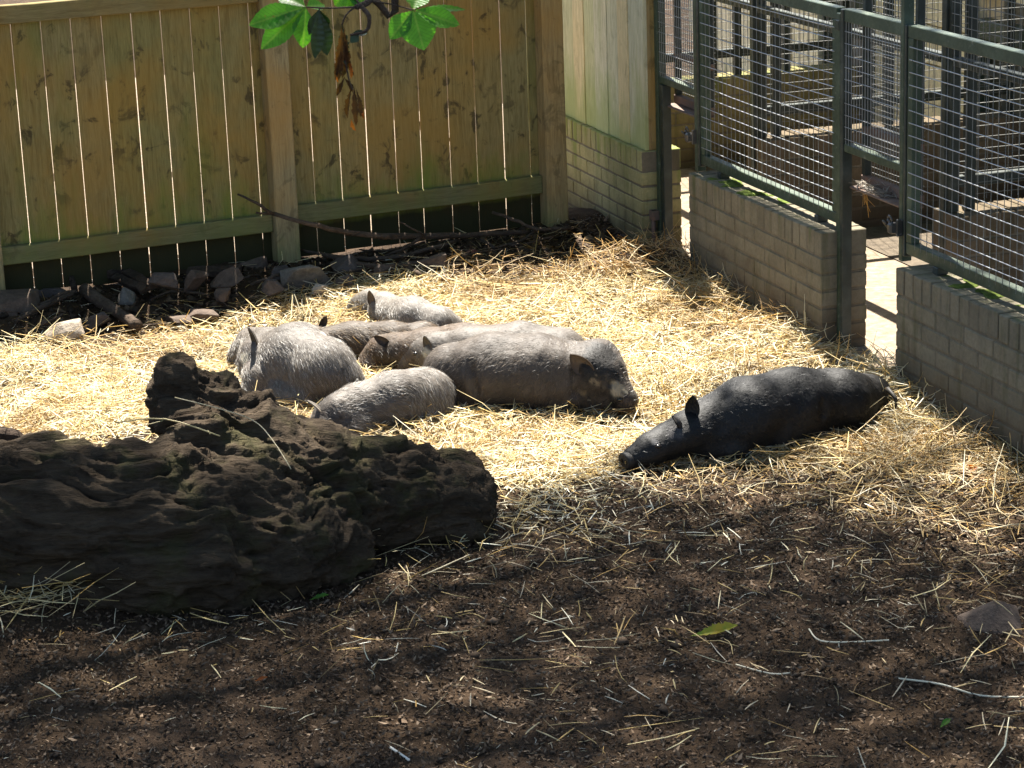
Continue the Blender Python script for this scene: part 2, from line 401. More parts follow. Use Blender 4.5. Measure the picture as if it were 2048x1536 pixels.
M_stick = m_bark('stick_bark', (.05, .036, .026), (.13, .095, .07)); M_trunk = m_bark('tree_bark', (.06, .05, .04), (.16, .13, .1), .3)
M_split = m_bark('split_wood', (.03, .022, .016), (.09, .062, .045))
def m_leaf(name, a, b, tr=.5, rough=.4, veins=False):
    t = NT(name, rough, .4); n1 = t.noise(t.coord('Object'), 18, 4); v = t.coord('UV') if False else None
    c = t.ramp(n1, [(.35, a), (.65, b)])
    if veins:
        ob = t.n('ShaderNodeTexCoord'); sx = t.n('ShaderNodeSeparateXYZ'); t.l(ob.outputs['Object'], sx.inputs[0]); ay = t.math('ABSOLUTE', sx.outputs[1])
        sv = t.math('SINE', t.math('MULTIPLY', t.math('SUBTRACT', sx.outputs[0], t.math('MULTIPLY', ay, .8)), 620.0)); c = t.mix(t.ramp(sv, [(.8, 0.0), (1.0, .45)]), c, tuple(x*.45 for x in a))
        c = t.mix(t.ramp(ay, [(.0, .6), (.0016, 0.0)]), c, (.2, .3, .06)); n2 = t.noise(t.world(), 30, 4); c = t.mix(t.ramp(n2, [(.5, 0.0), (.72, .6)]), c, tuple(x*.55 for x in a)); n3 = t.noise(t.world(), 55, 2); c = t.mix(t.ramp(n3, [(.68, 0.0), (.74, .8)]), c, (.22, .13, .03))
    t.col(c)
    tn = t.n('ShaderNodeBsdfTranslucent'); t.l(t.mix(1, c, (1.6, 1.9, .7), 'MULTIPLY'), tn.inputs[0]); mx = t.n('ShaderNodeMixShader'); mx.inputs[0].default_value = tr
    out = t.t.nodes['Material Output']; t.l(t.b.outputs[0], mx.inputs[1]); t.l(tn.outputs[0], mx.inputs[2]); t.l(mx.outputs[0], out.inputs[0]); return t.m
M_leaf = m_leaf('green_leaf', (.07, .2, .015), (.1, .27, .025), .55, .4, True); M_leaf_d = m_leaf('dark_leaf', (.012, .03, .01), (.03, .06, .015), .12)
M_leaf_c = m_leaf('shade_crown_leaf', (.04, .1, .015), (.07, .15, .02), .3)
M_dead = m_leaf('withered_leaf', (.035, .02, .01), (.12, .045, .012), .3, .7); M_orange = m_leaf('orange_leaf', (.3, .07, .01), (.45, .13, .02), .5, .6)
M_yellow = m_leaf('yellowing_leaf', (.12, .25, .02), (.4, .28, .02), .3, .5)

# ================================================================== GROUND
MOUNDS = [(*G(1310, 565)[:2], .14, .26), (*G(1870, 790)[:2], .16, .22), (*G(1620, 690)[:2], .09, .25), (*G(1480, 620)[:2], .08, .2), (*G(1390, 790)[:2], .07, .16),
          (*G(900, 570)[:2], .05, .3), (*G(450, 560)[:2], .05, .2), (*G(300, 570)[:2], .05, .15), (*G(1150, 470)[:2], .06, .2), (*G(60, 1230)[:2], .05, .2), (*G(1960, 900)[:2], .05, .25)]
def gz(x, y):
    x = np.asarray(x, float); y = np.asarray(y, float)
    z = fbm(x*1.3, y*1.3, 0, 3, 3)*.018+fbm(x*4.5, y*4.5, 0, 2, 8)*.011
    dF = (x-F0.x)*FN.x+(y-F0.y)*FN.y; z = z+.075*sstep(1.1, .15, dF)*sstep(-1.2, -.1, dF)
    for a, b, h, s in MOUNDS: z = z+h*np.exp(-((x-a)**2+(y-b)**2)/(2*s*s))
    nn = x*WN.x+y*WN.y; z = z*sstep(-4.5, -4.3, nn)
    return z
SUNPATCH = [(-300, 560), (600, 430), (1300, 440), (1460, 560), (1720, 690), (1760, 720), (1700, 745), (1500, 760), (1400, 830), (1310, 915), (1150, 1000), (960, 1020), (800, 1080), (650, 1190), (450, 1225), (-300, 1235)]
STRAW = [(-300, 715), (0, 708), (150, 705), (300, 675), (480, 635), (640, 585), (760, 558), (900, 562), (1050, 555), (1180, 545), (1300, 530), (1400, 545), (1480, 590), (1600, 640), (1740, 690), (1830, 700), (1930, 760), (2100, 850), (2100, 960), (1800, 950), (1500, 925), (1250, 935), (1100, 990), (980, 960), (900, 900), (700, 900), (300, 860), (0, 900), (-300, 900)]
STRAW2 = [(900, 530), (1000, 480), (1160, 465), (1260, 500), (1400, 520), (1600, 640), (2100, 840), (2300, 1100), (2000, 1090), (1600, 1010), (1300, 1010), (1050, 1060), (940, 980), (800, 900), (-300, 930), (-300, 700), (300, 668), (600, 588)]
def straw_density(x, y, jit=28):
    P = np.stack([x, y, gz(x, y)], 1); px, py = proj(P)
    px = px+RNG.normal(0, jit, len(px)); py = py+RNG.normal(0, jit*.5, len(px))
    d = np.where(inpoly(px, py, STRAW), 1.0, np.where(inpoly(px, py, STRAW2), np.where(py < 620, .08, .3), 0))
    pat = fbm(x*2.2, y*2.2, 0, 3, 11)
    base = np.where(py > 850, .035*sstep(1500, 1000, py)+.012*sstep(400, 1600, px), .012)
    return np.clip(np.maximum(d*(.8+.45*pat), base*(1+.8*pat)), 0, 1)

xs = np.concatenate([[-160, -50, -18, -8, -4.2], np.arange(-3.0, 2.6, .0155), [3.2, 5, 8, 18, 50, 160]])
ys = np.concatenate([[-60, -15, 0, 3, 4.4], np.arange(5.2, 12.6, .0155), np.arange(12.65, 16, .1), [18, 24, 40, 90, 220]])
GX, GY = np.meshgrid(xs, ys, indexing='ij'); gx, gy = GX.ravel(), GY.ravel()
fine = (gx > -3.2) & (gx < 2.7) & (gy > 5) & (gy < 12.7)
GZ = gz(gx, gy); GZ[~fine] *= .9
rough = fbm(gx*14, gy*14, 0, 4, 21)*.006+np.maximum(0, fbm(gx*38, gy*38, 0, 2, 5))*.006
nn_ = gx*WN.x+gy*WN.y
GZ = GZ+np.where(fine, rough*sstep(-4.5, -4.3, nn_), 0)
st = np.zeros(len(gx)); st[fine] = straw_density(gx[fine], gy[fine], 10)
nX, nY = len(xs), len(ys); I = np.arange(nX*nY).reshape(nX, nY)
GQ = np.stack([I[:-1, :-1], I[1:, :-1], I[1:, 1:], I[:-1, 1:]], -1).reshape(-1, 4)
tag(add('ground', mesh('ground', np.stack([gx, gy, GZ], 1), GQ, M_ground, True, attr={'straw': st})), kind='structure')

# sunny yard floor behind the brick walls, inside the pens
_fl = [W(-16, -4.36, .03), W(-4, -4.36, .03), W(-4, -9, .03), W(-16, -9, .03)]
tag(add('yard_floor', mesh('yard_floor', [v for v in _fl], [(0, 1, 2, 3)], M_floor)), kind='structure')
_fl = [W(-16, -5.35, .036), W(-4, -5.35, .036), W(-4, -8.5, .036), W(-16, -8.5, .036)]
tag(add('shaded_pen_floor', mesh('shaded_pen_floor', [v for v in _fl], [(0, 1, 2, 3)], M_pen)), kind='structure')  # same floor further in, its shade put into a darker colour
# pale dry strip of ground behind the timber fence
_fl = [FP(-6, -.35, .02), FP(2.2, -.35, .02), FP(2.2, -7, .02), FP(-6, -7, .02)]
tag(add('gravel_path', mesh('gravel_path', [v for v in _fl], [(3, 2, 1, 0)], M_floor)), kind='structure')

# ================================================================== TIMBER FENCE
fence = empty('timber_fence', FP(-.7, 0, 0), 'mossy brown vertical board fence along the back of the pen', 'fence')
gaps = [-2.10, -1.955, -1.81, -1.665, -1.52, -1.375, -1.228, -1.085, -.941, -.791, -.645, -.498, -.351, -.203, -.053, .09, .238, .385, .533, .686, .828, .988, 1.139, 1.294, 1.442, 1.59]
for k, (a, b) in enumerate(zip(gaps[:-1], gaps[1:])):
    w = b-a-random.choice([.0045, .0055, .007]); z0 = .085+random.uniform(-.008, .012)
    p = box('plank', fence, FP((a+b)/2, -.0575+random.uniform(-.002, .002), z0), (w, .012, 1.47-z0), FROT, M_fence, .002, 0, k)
for s0, s1, z0, z1, zt in ((-1.385, -.013, .245, .332, 1.393), (.112, 1.484, .268, .362, 1.41), (-2.2, -1.515, .245, .332, 1.393)):
    for za, zb in ((z0, z1), (zt, zt+.088)):
        box('rail', fence, FP((s0+s1)/2, -.0255, za), (s1-s0, .049, zb-za), FROT, M_rail, .004, .0015, int(z0*100), 6)
for s in (-1.45, .0495, 1.546): box('post', fence, FP(s, -.0015, -.05), (.121, .098, 1.62), FROT, M_post, .006, .002, int(s*10), 1)
# wire netting behind the foot of the fence
V = []; Fc = []
def addtube(p, q, r, sides=4):
    v, f = tube([p, q], [r, r], sides, caps=False); o = len(V); V.extend([Vector(x)-Vector(fence.location) for x in v]); Fc.extend([tuple(i+o for i in g) for g in f])
for k in range(12): addtube(FP(-1.6, -.09, .0+k*.05), FP(1.55, -.09, .0+k*.05), .0013, 3)
for k in range(63): addtube(FP(-1.6+k*.05, -.09, .0), FP(-1.6+k*.05, -.09, .56), .0013, 3)
tag(add('wire_netting', mesh('wire_netting', V, Fc, M_wire_d), fence, fence.location), kind='stuff')

# ================================================================== BRICK WALLS
BW, BH, BJ, BT = .215, .065, .010, .1025
brick_meshes = {}
def brickm(L, T, H, mat, k):
    key = (round(L, 3), round(T, 3), round(H, 3), mat.name, k % 4)
    if key not in brick_meshes: brick_meshes[key] = boxmesh('brick', L, T, H, .004, mat, .0016, k % 4+17, 2)
    return brick_meshes[key]
def brick_wall(name, label, origin, ea, length, courses, mat, seed, group=None, back=True, facing_end=True):
    """origin = foot of the front face at its start; ea = unit direction along it; the wall runs back by 0.215"""
    rnd = random.Random(seed); ea = Vector(ea); eb = Vector((-ea.y, ea.x, 0)); rot = math.atan2(ea.y, ea.x)
    root = empty(name, origin, label, 'wall', group); h = courses*(BH+BJ)
    core = boxmesh('mortar', length-.007, .215-.007, h+.1025-.006, .002, M_mortar); add('mortar', core, root, origin+ea*length/2+eb*.1075, rot)
    for leaf in ((0, 1) if back else (0,)):
        yb = BT/2 if leaf == 0 else .215-BT/2
        for c in range(courses):
            x = 0.0; first = True
            while x < length-.02:
                L = BW if not (first and c % 2) else .1025
                first = False; L = min(L, length-x)
                if length-x-L < .05 and length-x-L > .001: L = length-x
                k = rnd.randint(0, 50)
                o = add('brick', brickm(L, BT, BH, mat, k), root, origin+ea*(x+L/2)+eb*(yb+rnd.uniform(-.002, .001)*(1 if leaf == 0 else -1))+Vector((0, 0, c*(BH+BJ))), rot)
                x += L+BJ
    x = 0.0
    while x < length-.03:
        L = min(.065, length-x); k = rnd.randint(0, 50)
        add('brick', brickm(L, .215, .1025, mat, k+100), root, origin+ea*(x+L/2)+eb*(.1075+rnd.uniform(-.003, .002))+Vector((0, 0, h+rnd.uniform(-.002, .002))), rot)
        x += L+BJ
    return root
NF = -4.29
wallW = brick_wall('brick_wall', 'green-stained brick base under the weathered boards at the fence corner', W(-13.385, NF, 0), WU, 2.17, 6, M_brick_g, 1)
wall1 = brick_wall('brick_wall', 'low grey brick wall between the two gateways under a mesh panel', W(-10.587, NF, 0), WU, 1.49, 6, M_brick, 2)
wall2 = brick_wall('brick_wall', 'low grey brick wall at the right edge beside the black pig', W(-8.40, NF, 0), WU, 2.35, 6, M_brick, 3)
# moss cushions on the wall tops
def moss(parent, u0, u1, n0, n1, k, seed):
    rnd = random.Random(seed); pr = []
    for _ in range(k):
        u = rnd.uniform(u0, u1); r = rnd.uniform(.012, .035); pr.append(('e', tuple(W(u, rnd.uniform(n0, n1), .5525)), (r*1.5, r, r*.17), rnd.uniform(0, 3)))
    Vv, Q = blob(pr, .006, .006); Vv = Vv+(fbm(Vv[:, 0]*60, Vv[:, 1]*60, Vv[:, 2]*60, 2, seed)*.003)[:, None]; b = wloc(parent)
    add('moss', mesh('moss', Vv-np.array(b), Q, M_moss, True), parent, b)
moss(wall1, -10.45, -9.95, NF-.16, NF-.03, 16, 4); moss(wall1, -10.0, -9.6, NF-.18, NF-.08, 8, 9); moss(wall2, -8.3, -6.9, NF-.2, NF-.05, 26, 5)

# weathered boards above the corner brick base
bp = empty('board_screen', W(-11.7, NF-.05, .5525), 'pale weathered vertical board screen standing on the corner brick base', 'wooden screen')
edges = [-13.37, -13.2, -13.03, -12.84, -12.66, -12.47, -12.27, -12.1, -11.935, -11.745, -11.585, -11.435, -11.222]
for k, (a, b) in enumerate(zip(edges[:-1], edges[1:])):
    box('board', bp, W((a+b)/2, NF-.032-.004*(k % 2), .5535), (b-a-.004, .022, 2.1), WROT, M_board, .002, 0, k)
box('post', bp, W(-11.275, NF-.1, .5535), (.1, .085, 2.1), WROT, M_post, .005)
box('batten', bp, W(-11.235, NF-.0555, .5535), (.022, .02, 2.1), WROT, M_post, .003)

# ================================================================== MESH PANELS AND GATEWAYS
def bar(name, parent, u0, u1, n, z0, z1, d, mat, bev=.003):
    return box(name, parent, W((u0+u1)/2, n, z0), (u1-u0, d, z1-z0), WROT, mat, bev)
def wirebar(name, parent, p, q, r, mat, bow=0.0, sides=5):
    p, q = Vector(p), Vector(q); mid = [p.lerp(q, t)+Vector((0, 0, bow*4*t*(1-t))) for t in (0, .25, .5, .75, 1)]
    b = wloc(parent); v, f = tube([x-b for x in mid], [r]*5, sides, caps=False)
    return add(name, mesh(name, v, f, mat, True), parent, b)
def wiremesh_part(name, parent, A, B, z0, z1, du, dz, r, mat):
    """a whole sheet of far or overlapping mesh as one part; A,B floor points of its two ends"""
    A, B = Vector(A), Vector(B); b = wloc(parent); Vv = []; Ff = []
    L = (B-A).length; nu, nz = int(L/du), int((z1-z0)/dz)
    segs = [(A.lerp(B, (k+.5)/nu)+Vector((0, 0, z0)), A.lerp(B, (k+.5)/nu)+Vector((0, 0, z1))) for k in range(nu)]
    segs += [(A+Vector((0, 0, z0+(k+.5)*dz)), B+Vector((0, 0, z0+(k+.5)*dz))) for k in range(nz)]
    for p, q in segs:
        v, f = tube([p-b, q-b], [r, r], 4, caps=False); o = len(Vv); Vv += v; Ff += [tuple(i+o for i in g) for g in f]
    return tag(add(name, mesh(name, Vv, Ff, mat, True), parent, b), kind='stuff')
NM = NF-.1
def mesh_panel(label, u0, u1, z0, z1, feet, seed):
    rnd = random.Random(seed); root = empty('mesh_fence', W((u0+u1)/2, NM, z0), label, 'mesh panel', 'green framed mesh panels on the brick walls')
    bar('bottom_rail', root, u0, u1, NM, z0, z0+.048, .04, M_green); bar('top_rail', root, u0, u1, NM, z1-.05, z1, .042, M_green)
    for a in (u0, u1-.045): bar('stile', root, a, a+.045, NM+.001, z0+.0485, z1-.0505, .04, M_green)
    for u in feet: bar('foot', root, u-.02, u+.02, NM, .5535, z0-.0005, .05, M_dark)
    z = z0+.085
    while z < z1-.06:
        wirebar('wire', root, W(u0+.02, NM+.023, z), W(u1-.02, NM+.023, z+rnd.uniform(-.003, .003)), .0022, M_wire, rnd.uniform(-.008, .002)); z += .05
    u = u0+.075
    while u < u1-.05:
        wirebar('wire', root, W(u, NM+.0195, z0+.03), W(u+rnd.uniform(-.004, .004), NM+.0195, z1-.03), .0016, M_wire_d); u += .05  # verticals darker; the light on the crosswires is put into the colours
    return root
mp1 = mesh_panel('green framed wire mesh panel on the wall between the two gateways', -10.62, -9.115, .583, 1.5, (-10.39, -9.31), 1)
mp2 = mesh_panel('green framed wire mesh panel on the right-hand brick wall', -8.475, -6.3, .583, 1.502, (-8.22, -7.1), 2)

def slide_gate(label, u0, u1, zf, zl, posts, seed, debris=False):
    """raised sliding mesh door in its guides over a gateway"""
    g = empty('sliding_gate', W(u0, NM, 0), label, 'gate', 'raised sliding mesh gates over the gateways')
    for a, b, zb, zt, mt in posts: bar('guide_post', g, a, b, NM+.003, zb, zt, .045, mt)
    bar('lower_rail', g, u0, u1, NM, zf, zf+.034, .04, M_green); bar('upper_rail', g, u0, u1, NM, 1.45, 1.503, .042, M_green)
    wiremesh_part('front_mesh', g, W(u0, NM+.018), W(u1, NM+.018), zf+.03, 1.46, .025, .05, .0015, M_wire)
    door = bar('door_rail', g, u0, u1, NM-.075, zl, zl+.04, .035, M_rust)
    bar('door_ledge', g, u0+.01, u1, NM-.045, zl-.012, zl-.0015, .09, M_rust)
    bar('door_rail', g, u0, u1, NM-.075, zl+.22, zl+.25, .03, M_rust)
    for a in (u0+.004, u1-.04): bar('door_stile', g, a, a+.03, NM-.0755, zl+.0405, 1.75, .03, M_dark)
    wiremesh_part('door_mesh', g, W(u0, NM-.09), W(u1, NM-.09), zl+.04, 1.75, .025, .025, .0014, M_wire_d)
    if debris:
        n = 260; P = np.array([W(random.uniform(u0+.05, u0+.33), NM-.045+random.uniform(-.04, .04), zl+random.uniform(0, .02)) for _ in range(n)])
        a = RNG.uniform(0, 6.28, n); D = np.stack([np.cos(a), np.sin(a), RNG.normal(.1, .25, n)], 1); D /= np.linalg.norm(D, axis=1)[:, None]
        v, q, c = strands(P-np.array(g.location), D, RNG.uniform(.02, .06, n), RNG.uniform(.003, .006, n), RNG.normal(0, .006, (n, 3)), RNG.uniform(.5, 1.1, (n, 1))*np.array([.4, .35, .28]))
        tag(add('trapped_litter', mesh('trapped_litter', v, q, M_straw, cols=c), g, g.location), kind='stuff')
        n = 7; P = np.array([W(u0+.07+random.uniform(0, .06), NM-.03, zl-.005) for _ in range(n)]); D = np.tile(np.array([.1, 0, -1.0]), (n, 1))+RNG.normal(0, .12, (n, 3))
        v, q, c = strands(P-np.array(g.location), D, RNG.uniform(.06, .13, n), np.full(n, .005), RNG.normal(0, .02, (n, 3)), np.tile(np.array([.5, .27, .06]), (n, 1)))
        add('hanging_straw', mesh('hanging_straw', v, q, M_straw, cols=c), g, g.location)
    return g
gate1 = slide_gate('raised mesh gate over the far gateway beside the weathered boards', -11.155, -10.69, .905, .80,
                   [(-11.2, -11.16, .0, 1.9, M_green), (-11.14, -11.095, .0, .9, M_dark), (-10.685, -10.65, .54, 1.7, M_green), (-10.648, -10.622, .57, 1.7, M_dark)], 1)
gate2 = slide_gate('raised mesh gate over the near gateway with litter caught on its ledge', -9.045, -8.535, .905, .76,
                   [(-9.112, -9.075, .0, 1.48, M_green), (-9.0735, -9.046, .0, 1.5, M_dark), (-8.53, -8.5, .545, 1.6, M_green), (-8.497, -8.478, .57, 1.5, M_dark)], 2, True)
add('post_cap', boxmesh('post_cap', .05, .05, .06, .012, M_dark), gate2, W(-9.095, NM+.005, 1.4), WROT)
# bolt at the foot of the far gate guide
tubeobj('bolt', gate1, [W(-11.19, NM+.05, .02), W(-11.19, NM+.05, .25)], [.012, .012], M_rust, 8, n=1); bar('bolt_bracket', gate1, -11.215, -11.165, NM+.045, .2, .25, .04, M_rust)
bar('sill_plate', gate1, -11.16, -10.7, NM, .0, .035, .06, M_rust)

def padlock(label, u, z):
    g = empty('padlock', W(u, NM+.04, z), label, 'padlock', 'padlocks on the gate posts')
    box('body', g, W(u+.012, NM+.05, z-.03), (.035, .05, .045), WROT, M_lock, .008)
    box('hasp', g, W(u+.03, NM+.034, z-.04), (.012, .03, .07), WROT, M_lock, .003)
    for k, (dx, dz) in enumerate(((-.012, .0), (-.03, -.005), (-.002, .02))):
        pts = [W(u+dx+.018*math.cos(t)*(1 if k != 1 else .5), NM+.06+.012*math.sin(t)*(.3 if k != 1 else 1.4), z+dz+.022*math.sin(t)) for t in np.linspace(0, 2*math.pi, 11)]
        tubeobj('chain_link', g, pts, [.0045]*11, M_lock, 6, n=1)
padlock('chained padlock on the post at the far gateway', -10.69, .715); padlock('chained padlock on the post at the near gateway', -8.535, .69)

# ================================================================== PENS BEHIND
EP = -WN                                                # partitions run away from the brick walls
def pen_wall(label, u, n0, n1, mat, seed): return brick_wall('pen_partition', label, W(u, n0, 0)-WU*0, EP, abs(n1-n0), 6, mat, seed, 'low brick pen partitions behind the mesh', back=True)
pwD = pen_wall('olive brick partition at the far end of the pens', -13.19, -4.6, -6.48, M_brick_o, 11)
M_brick_d = m_brick('brown_brick', (.13, .1, .065), .15, None, 0)
pwA = pen_wall('low brick partition with sunlit top behind the middle mesh panel', -11.2, -4.955, -6.48, M_brick_d, 12)
pwB = pen_wall('low brick partition with sunlit top behind the right-hand mesh panel', -9.13, -4.945, -6.48, M_brick_d, 13)
def pen_frame(label, u, n0, n1, zt, seed, extra=()):
    u = u-.1; g = empty('mesh_screen', W(u, n0, .5625), label, 'mesh frame', 'dark mesh frames on the pen partitions'); L = abs(n1-n0); c = (n0+n1)/2
    for z, t in ((.66, .05), (zt, .05)): box('rail', g, W(u, c, z), (L, .04, t), WROT+math.pi/2, M_dark, .003)
    for n in [n0-.02, n0-.1, n1+.03, c]+list(extra): box('upright', g, W(u+.003, n, .5535), (.045, .045, zt-.56), WROT, M_dark, .003)
    wiremesh_part('wire_mesh', g, W(u+.02, n0), W(u+.02, n1), .6, zt, .05, .05, .0016, M_wire_d)
    return g
pen_frame('dark mesh frame on the far end partition', -13.19, -4.65, -6.45, 1.55, 1, (-5.71, -6.03)); pen_frame('dark mesh frame on the partition behind the middle mesh panel', -11.2, -4.97, -6.45, 1.55, 2)
pen_frame('dark mesh frame on the partition behind the right-hand mesh panel', -9.13, -4.96, -6.45, 1.6, 3)
# pen fronts: tall dark posts and rails on the yard side, with the doors' mesh
pf = empty('mesh_screen', W(-10, -4.96, .03), 'row of dark steel posts and mesh along the front of the pens', 'mesh frame')
for u in (-13.25, -11.32, -9.26, -7.4): box('upright', pf, W(u, -4.97, .031), (.045, .05, 1.6), WROT, M_dark, .003)
for u0, u1 in ((-13.2, -11.35), (-11.27, -9.3), (-9.2, -6.5)):
    for z in (1.2, 1.58): box('rail', pf, W((u0+u1)/2, -4.97, z), (u1-u0-.01, .035, .04), WROT, M_dark, .003)
    wiremesh_part('wire_mesh', pf, W(u0, -4.95), W(u1, -4.95), 1.2, 1.6, .05, .05, .0016, M_wire_d)
# pale shed along the back of the pens
shed = empty('pen_shed', W(-11, -6.5, .0), 'pale block shed with low green-framed doorways along the back of the pens', 'shed')
def shedblock(u0, u1, z0, z1, k):
    key = 'cream%d_%d_%d' % (round((u1-u0)*100), round((z1-z0)*100), k % 3)
    if key not in brick_meshes: brick_meshes[key] = boxmesh('block', u1-u0-.008, .2, z1-z0-.008, .005, M_cream, .002, k, 2)
    add('block', brick_meshes[key], shed, W((u0+u1)/2, -6.6, z0), WROT)
doors = [(-11.72, -11.1), (-9.6, -9.0), (-13.7, -13.1)]
for r in range(9):
    x = -16.0+(.22 if r % 2 else 0)
    while x < -7:
        x1 = x+.44; z0 = .0+r*.225
        if not (z0 < .95 and any(x1 > a-.06 and x < b+.06 for a, b in doors)): shedblock(x, x1, z0, z0+.225, r+int(x*7))
        elif z0 < .95:
            for a, b in doors:
                if x < a-.06 < x1: shedblock(x, a-.06, z0, z0+.225, r)
                if x < b+.06 < x1: shedblock(b+.06, x1, z0, z0+.225, r)
        x = x1
box('inner_wall', shed, W(-11.5, -7.8, 0), (9, .1, 2), WROT, M_dark)
for a, b in doors:
    f = box('door_frame', shed, W((a+b)/2, -6.52, .9), (b-a+.12, .1, .1), WROT, M_green, .004)
    for x in (a-.03, b+.03): box('door_frame', shed, W(x, -6.52, .031), (.06, .1, .868), WROT, M_green, .004)
    box('doorway_dark', shed, W((a+b)/2, -6.56, .031), (b-a-.01, .03, .866), WROT, M_dark, .004)  # dark sheet in place of the shade inside the open doorway
box('eaves', shed, W(-11.5, -6.55, 2.03), (9.2, .5, .08), WROT, M_rail, .01)

# ================================================================== PIGS
def pig(label, prims, skin, hair_cols, hair_n, spine, hair_len=(.02, .045), k=.035, patches=(), ears=(), snout=None, eyes=(), tail=None, seed=0, creases=(), seed_dark=None):
    """prims melted into one body; spine: points from head to tail giving the lie of the coat; patches: (centre, radius, colour)"""
    c0 = Vector(spine[len(spine)//2]); root = empty('pig', (c0.x, c0.y, float(gz(c0.x, c0.y))), label, 'pig', 'pigs resting in the straw'); base = np.array(root.location)
    V_, Q = blob(prims, .0085, k); V_ = relax(V_, Q, 2)
    N = vnormals(V_, Q)
    wr = fbm(V_[:, 0]*7, V_[:, 1]*7, V_[:, 2]*7, 4, seed); V_ = V_+N*(wr*.007)[:, None]
    for cp, cr, dep in creases:                       # folds of skin: lines pressed into the body
        cp = [np.array(q) for q in cp]; dd = np.full(len(V_), 9.0)
        for a, b in zip(cp[:-1], cp[1:]): dd = np.minimum(dd, np.linalg.norm(V_-a-np.clip(((V_-a) @ (b-a))/((b-a) @ (b-a)), 0, 1)[:, None]*(b-a), axis=1))
        V_ = V_-N*(dep*np.exp(-(dd/cr)**2))[:, None]
    VX, VY = proj(V_); VD = V_[:, 1]
    def snap(p):                                      # the skin point that lies under a measured place
        qx, qy = proj(np.array([list(p)])); d2 = (VX-qx[0])**2+(VY-qy[0])**2; c = np.where(d2 < 64)[0]
        return Vector(V_[c[VD[c].argmin()]] if len(c) else V_[d2.argmin()])
    patches = [(snap(a), b, c) for a, b, c in patches]
    def eartip(p, b): qx, qy = proj(np.array([list(p)])); return AT(qx[0], qy[0], b.y-.012)
    base_c = np.tile(np.array(skin), (len(V_), 1))*(1+.25*fbm(V_[:, 0]*7, V_[:, 1]*7, V_[:, 2]*7, 4, seed+3))[:, None]
    for pc, pr, pcol in patches:
        f = sstep(pr*1.15, pr*.7, np.linalg.norm(V_-np.array(pc), axis=1)*(1+.55*vnoise(V_[:, 0]*55, V_[:, 1]*55, V_[:, 2]*55, seed)))[:, None]; base_c = base_c*(1-f)+np.array(pcol)*f
    body = add('body', mesh('body', V_-base, Q, M_pig, True, cols=np.clip(base_c, 0, 1)), root, base)
    # coat
    hair_n = int(hair_n*1.7); hair_len = (hair_len[0]*.7, hair_len[1]*.75)
    sp = np.array([list(q) for q in spine]); tri = RNG.choice(len(Q), hair_n, p=None); w = RNG.dirichlet((1, 1, 1, 1), hair_n)
    P = (V_[Q[tri]]*w[..., None]).sum(1); Nn = N[Q[tri, 0]]
    dd = np.linalg.norm(P[:, None]-(sp[:-1]+sp[1:])[None]/2, axis=2); near = dd.argmin(1); T = (sp[1:]-sp[:-1])[near]; T = T/np.linalg.norm(T, axis=1)[:, None]
    T = T+np.array([0, 0, -.45])+RNG.normal(0, .22, P.shape); T = T-Nn*(T*Nn).sum(1)[:, None]; T /= np.linalg.norm(T, axis=1)[:, None]+1e-9
    D = T+Nn*RNG.uniform(.06, .3, (hair_n, 1)); D /= np.linalg.norm(D, axis=1)[:, None]
    hc = np.array(hair_cols); ci = RNG.integers(0, len(hc), hair_n); cc = hc[ci]*RNG.uniform(.7, 1.2, (hair_n, 1))
    for pc, pr, pcol in patches:
        f = (sstep(pr*1.15, pr*.8, np.linalg.norm(P-np.array(pc), axis=1)))[:, None]; cc = cc*(1-f)+np.array(pcol)*f
    L = RNG.uniform(*hair_len, hair_n); ok = P[:, 2] > base[2]+.015; P, D, L, cc = P[ok], D[ok], L[ok], cc[ok]; n = len(P)
    v, q, c = strands(P-D*.003-base, D, L, RNG.uniform(.0008, .0014, n), np.stack([np.zeros(n), np.zeros(n), -L*.25], 1)+RNG.normal(0, .004, (n, 3)), cc, 2, 2, .85)
    tag(add('hair', mesh('hair', v, q, M_hair, cols=c), body, base), kind='stuff')
    for tip, bs, wid, cup, ecol in ears:              # ear: tip point, base point, width, opening direction
        bs = snap(bs); tip = eartip(tip, bs); bs = bs+(bs-tip)*.12; ax = (tip-bs); L_ = ax.length; ax.normalize(); op = Vector(cup).normalized(); sd = ax.cross(op).normalized(); op = sd.cross(ax).normalized()
        vv = []; ff = []; ns, nw = 9, 7
        for layer in (0, 1):
            for i in range(ns):
                t = i/(ns-1); ww = wid*(math.sin(math.pi*min(1, .22+t*.78))**.7)*(1-.15*t)
                if t == 1: ww = wid*.06
                for j in range(nw):
                    s = (j/(nw-1)-.5)*2; vv.append(bs+ax*(L_*t)+sd*(s*ww*.5)-op*((1-s*s)*ww*.28)-op*(layer*.005)+op*(.02*t*t))
        o = ns*nw
        for i in range(ns-1):
            for j in range(nw-1): a = i*nw+j; ff.append((a, a+1, a+nw+1, a+nw)); ff.append((o+a, o+a+nw, o+a+nw+1, o+a+1))
        rim = [i*nw for i in range(ns)]+[(ns-1)*nw+j for j in range(1, nw)]+[i*nw+nw-1 for i in range(ns-2, -1, -1)]
        for a, b in zip(rim[:-1], rim[1:]): ff.append((a, o+a, o+b, b))
        add('ear', mesh('ear', [x-root.location for x in vv], ff, M_pig, True, cols=np.tile(np.array(ecol), (len(vv), 1))), root, root.location)
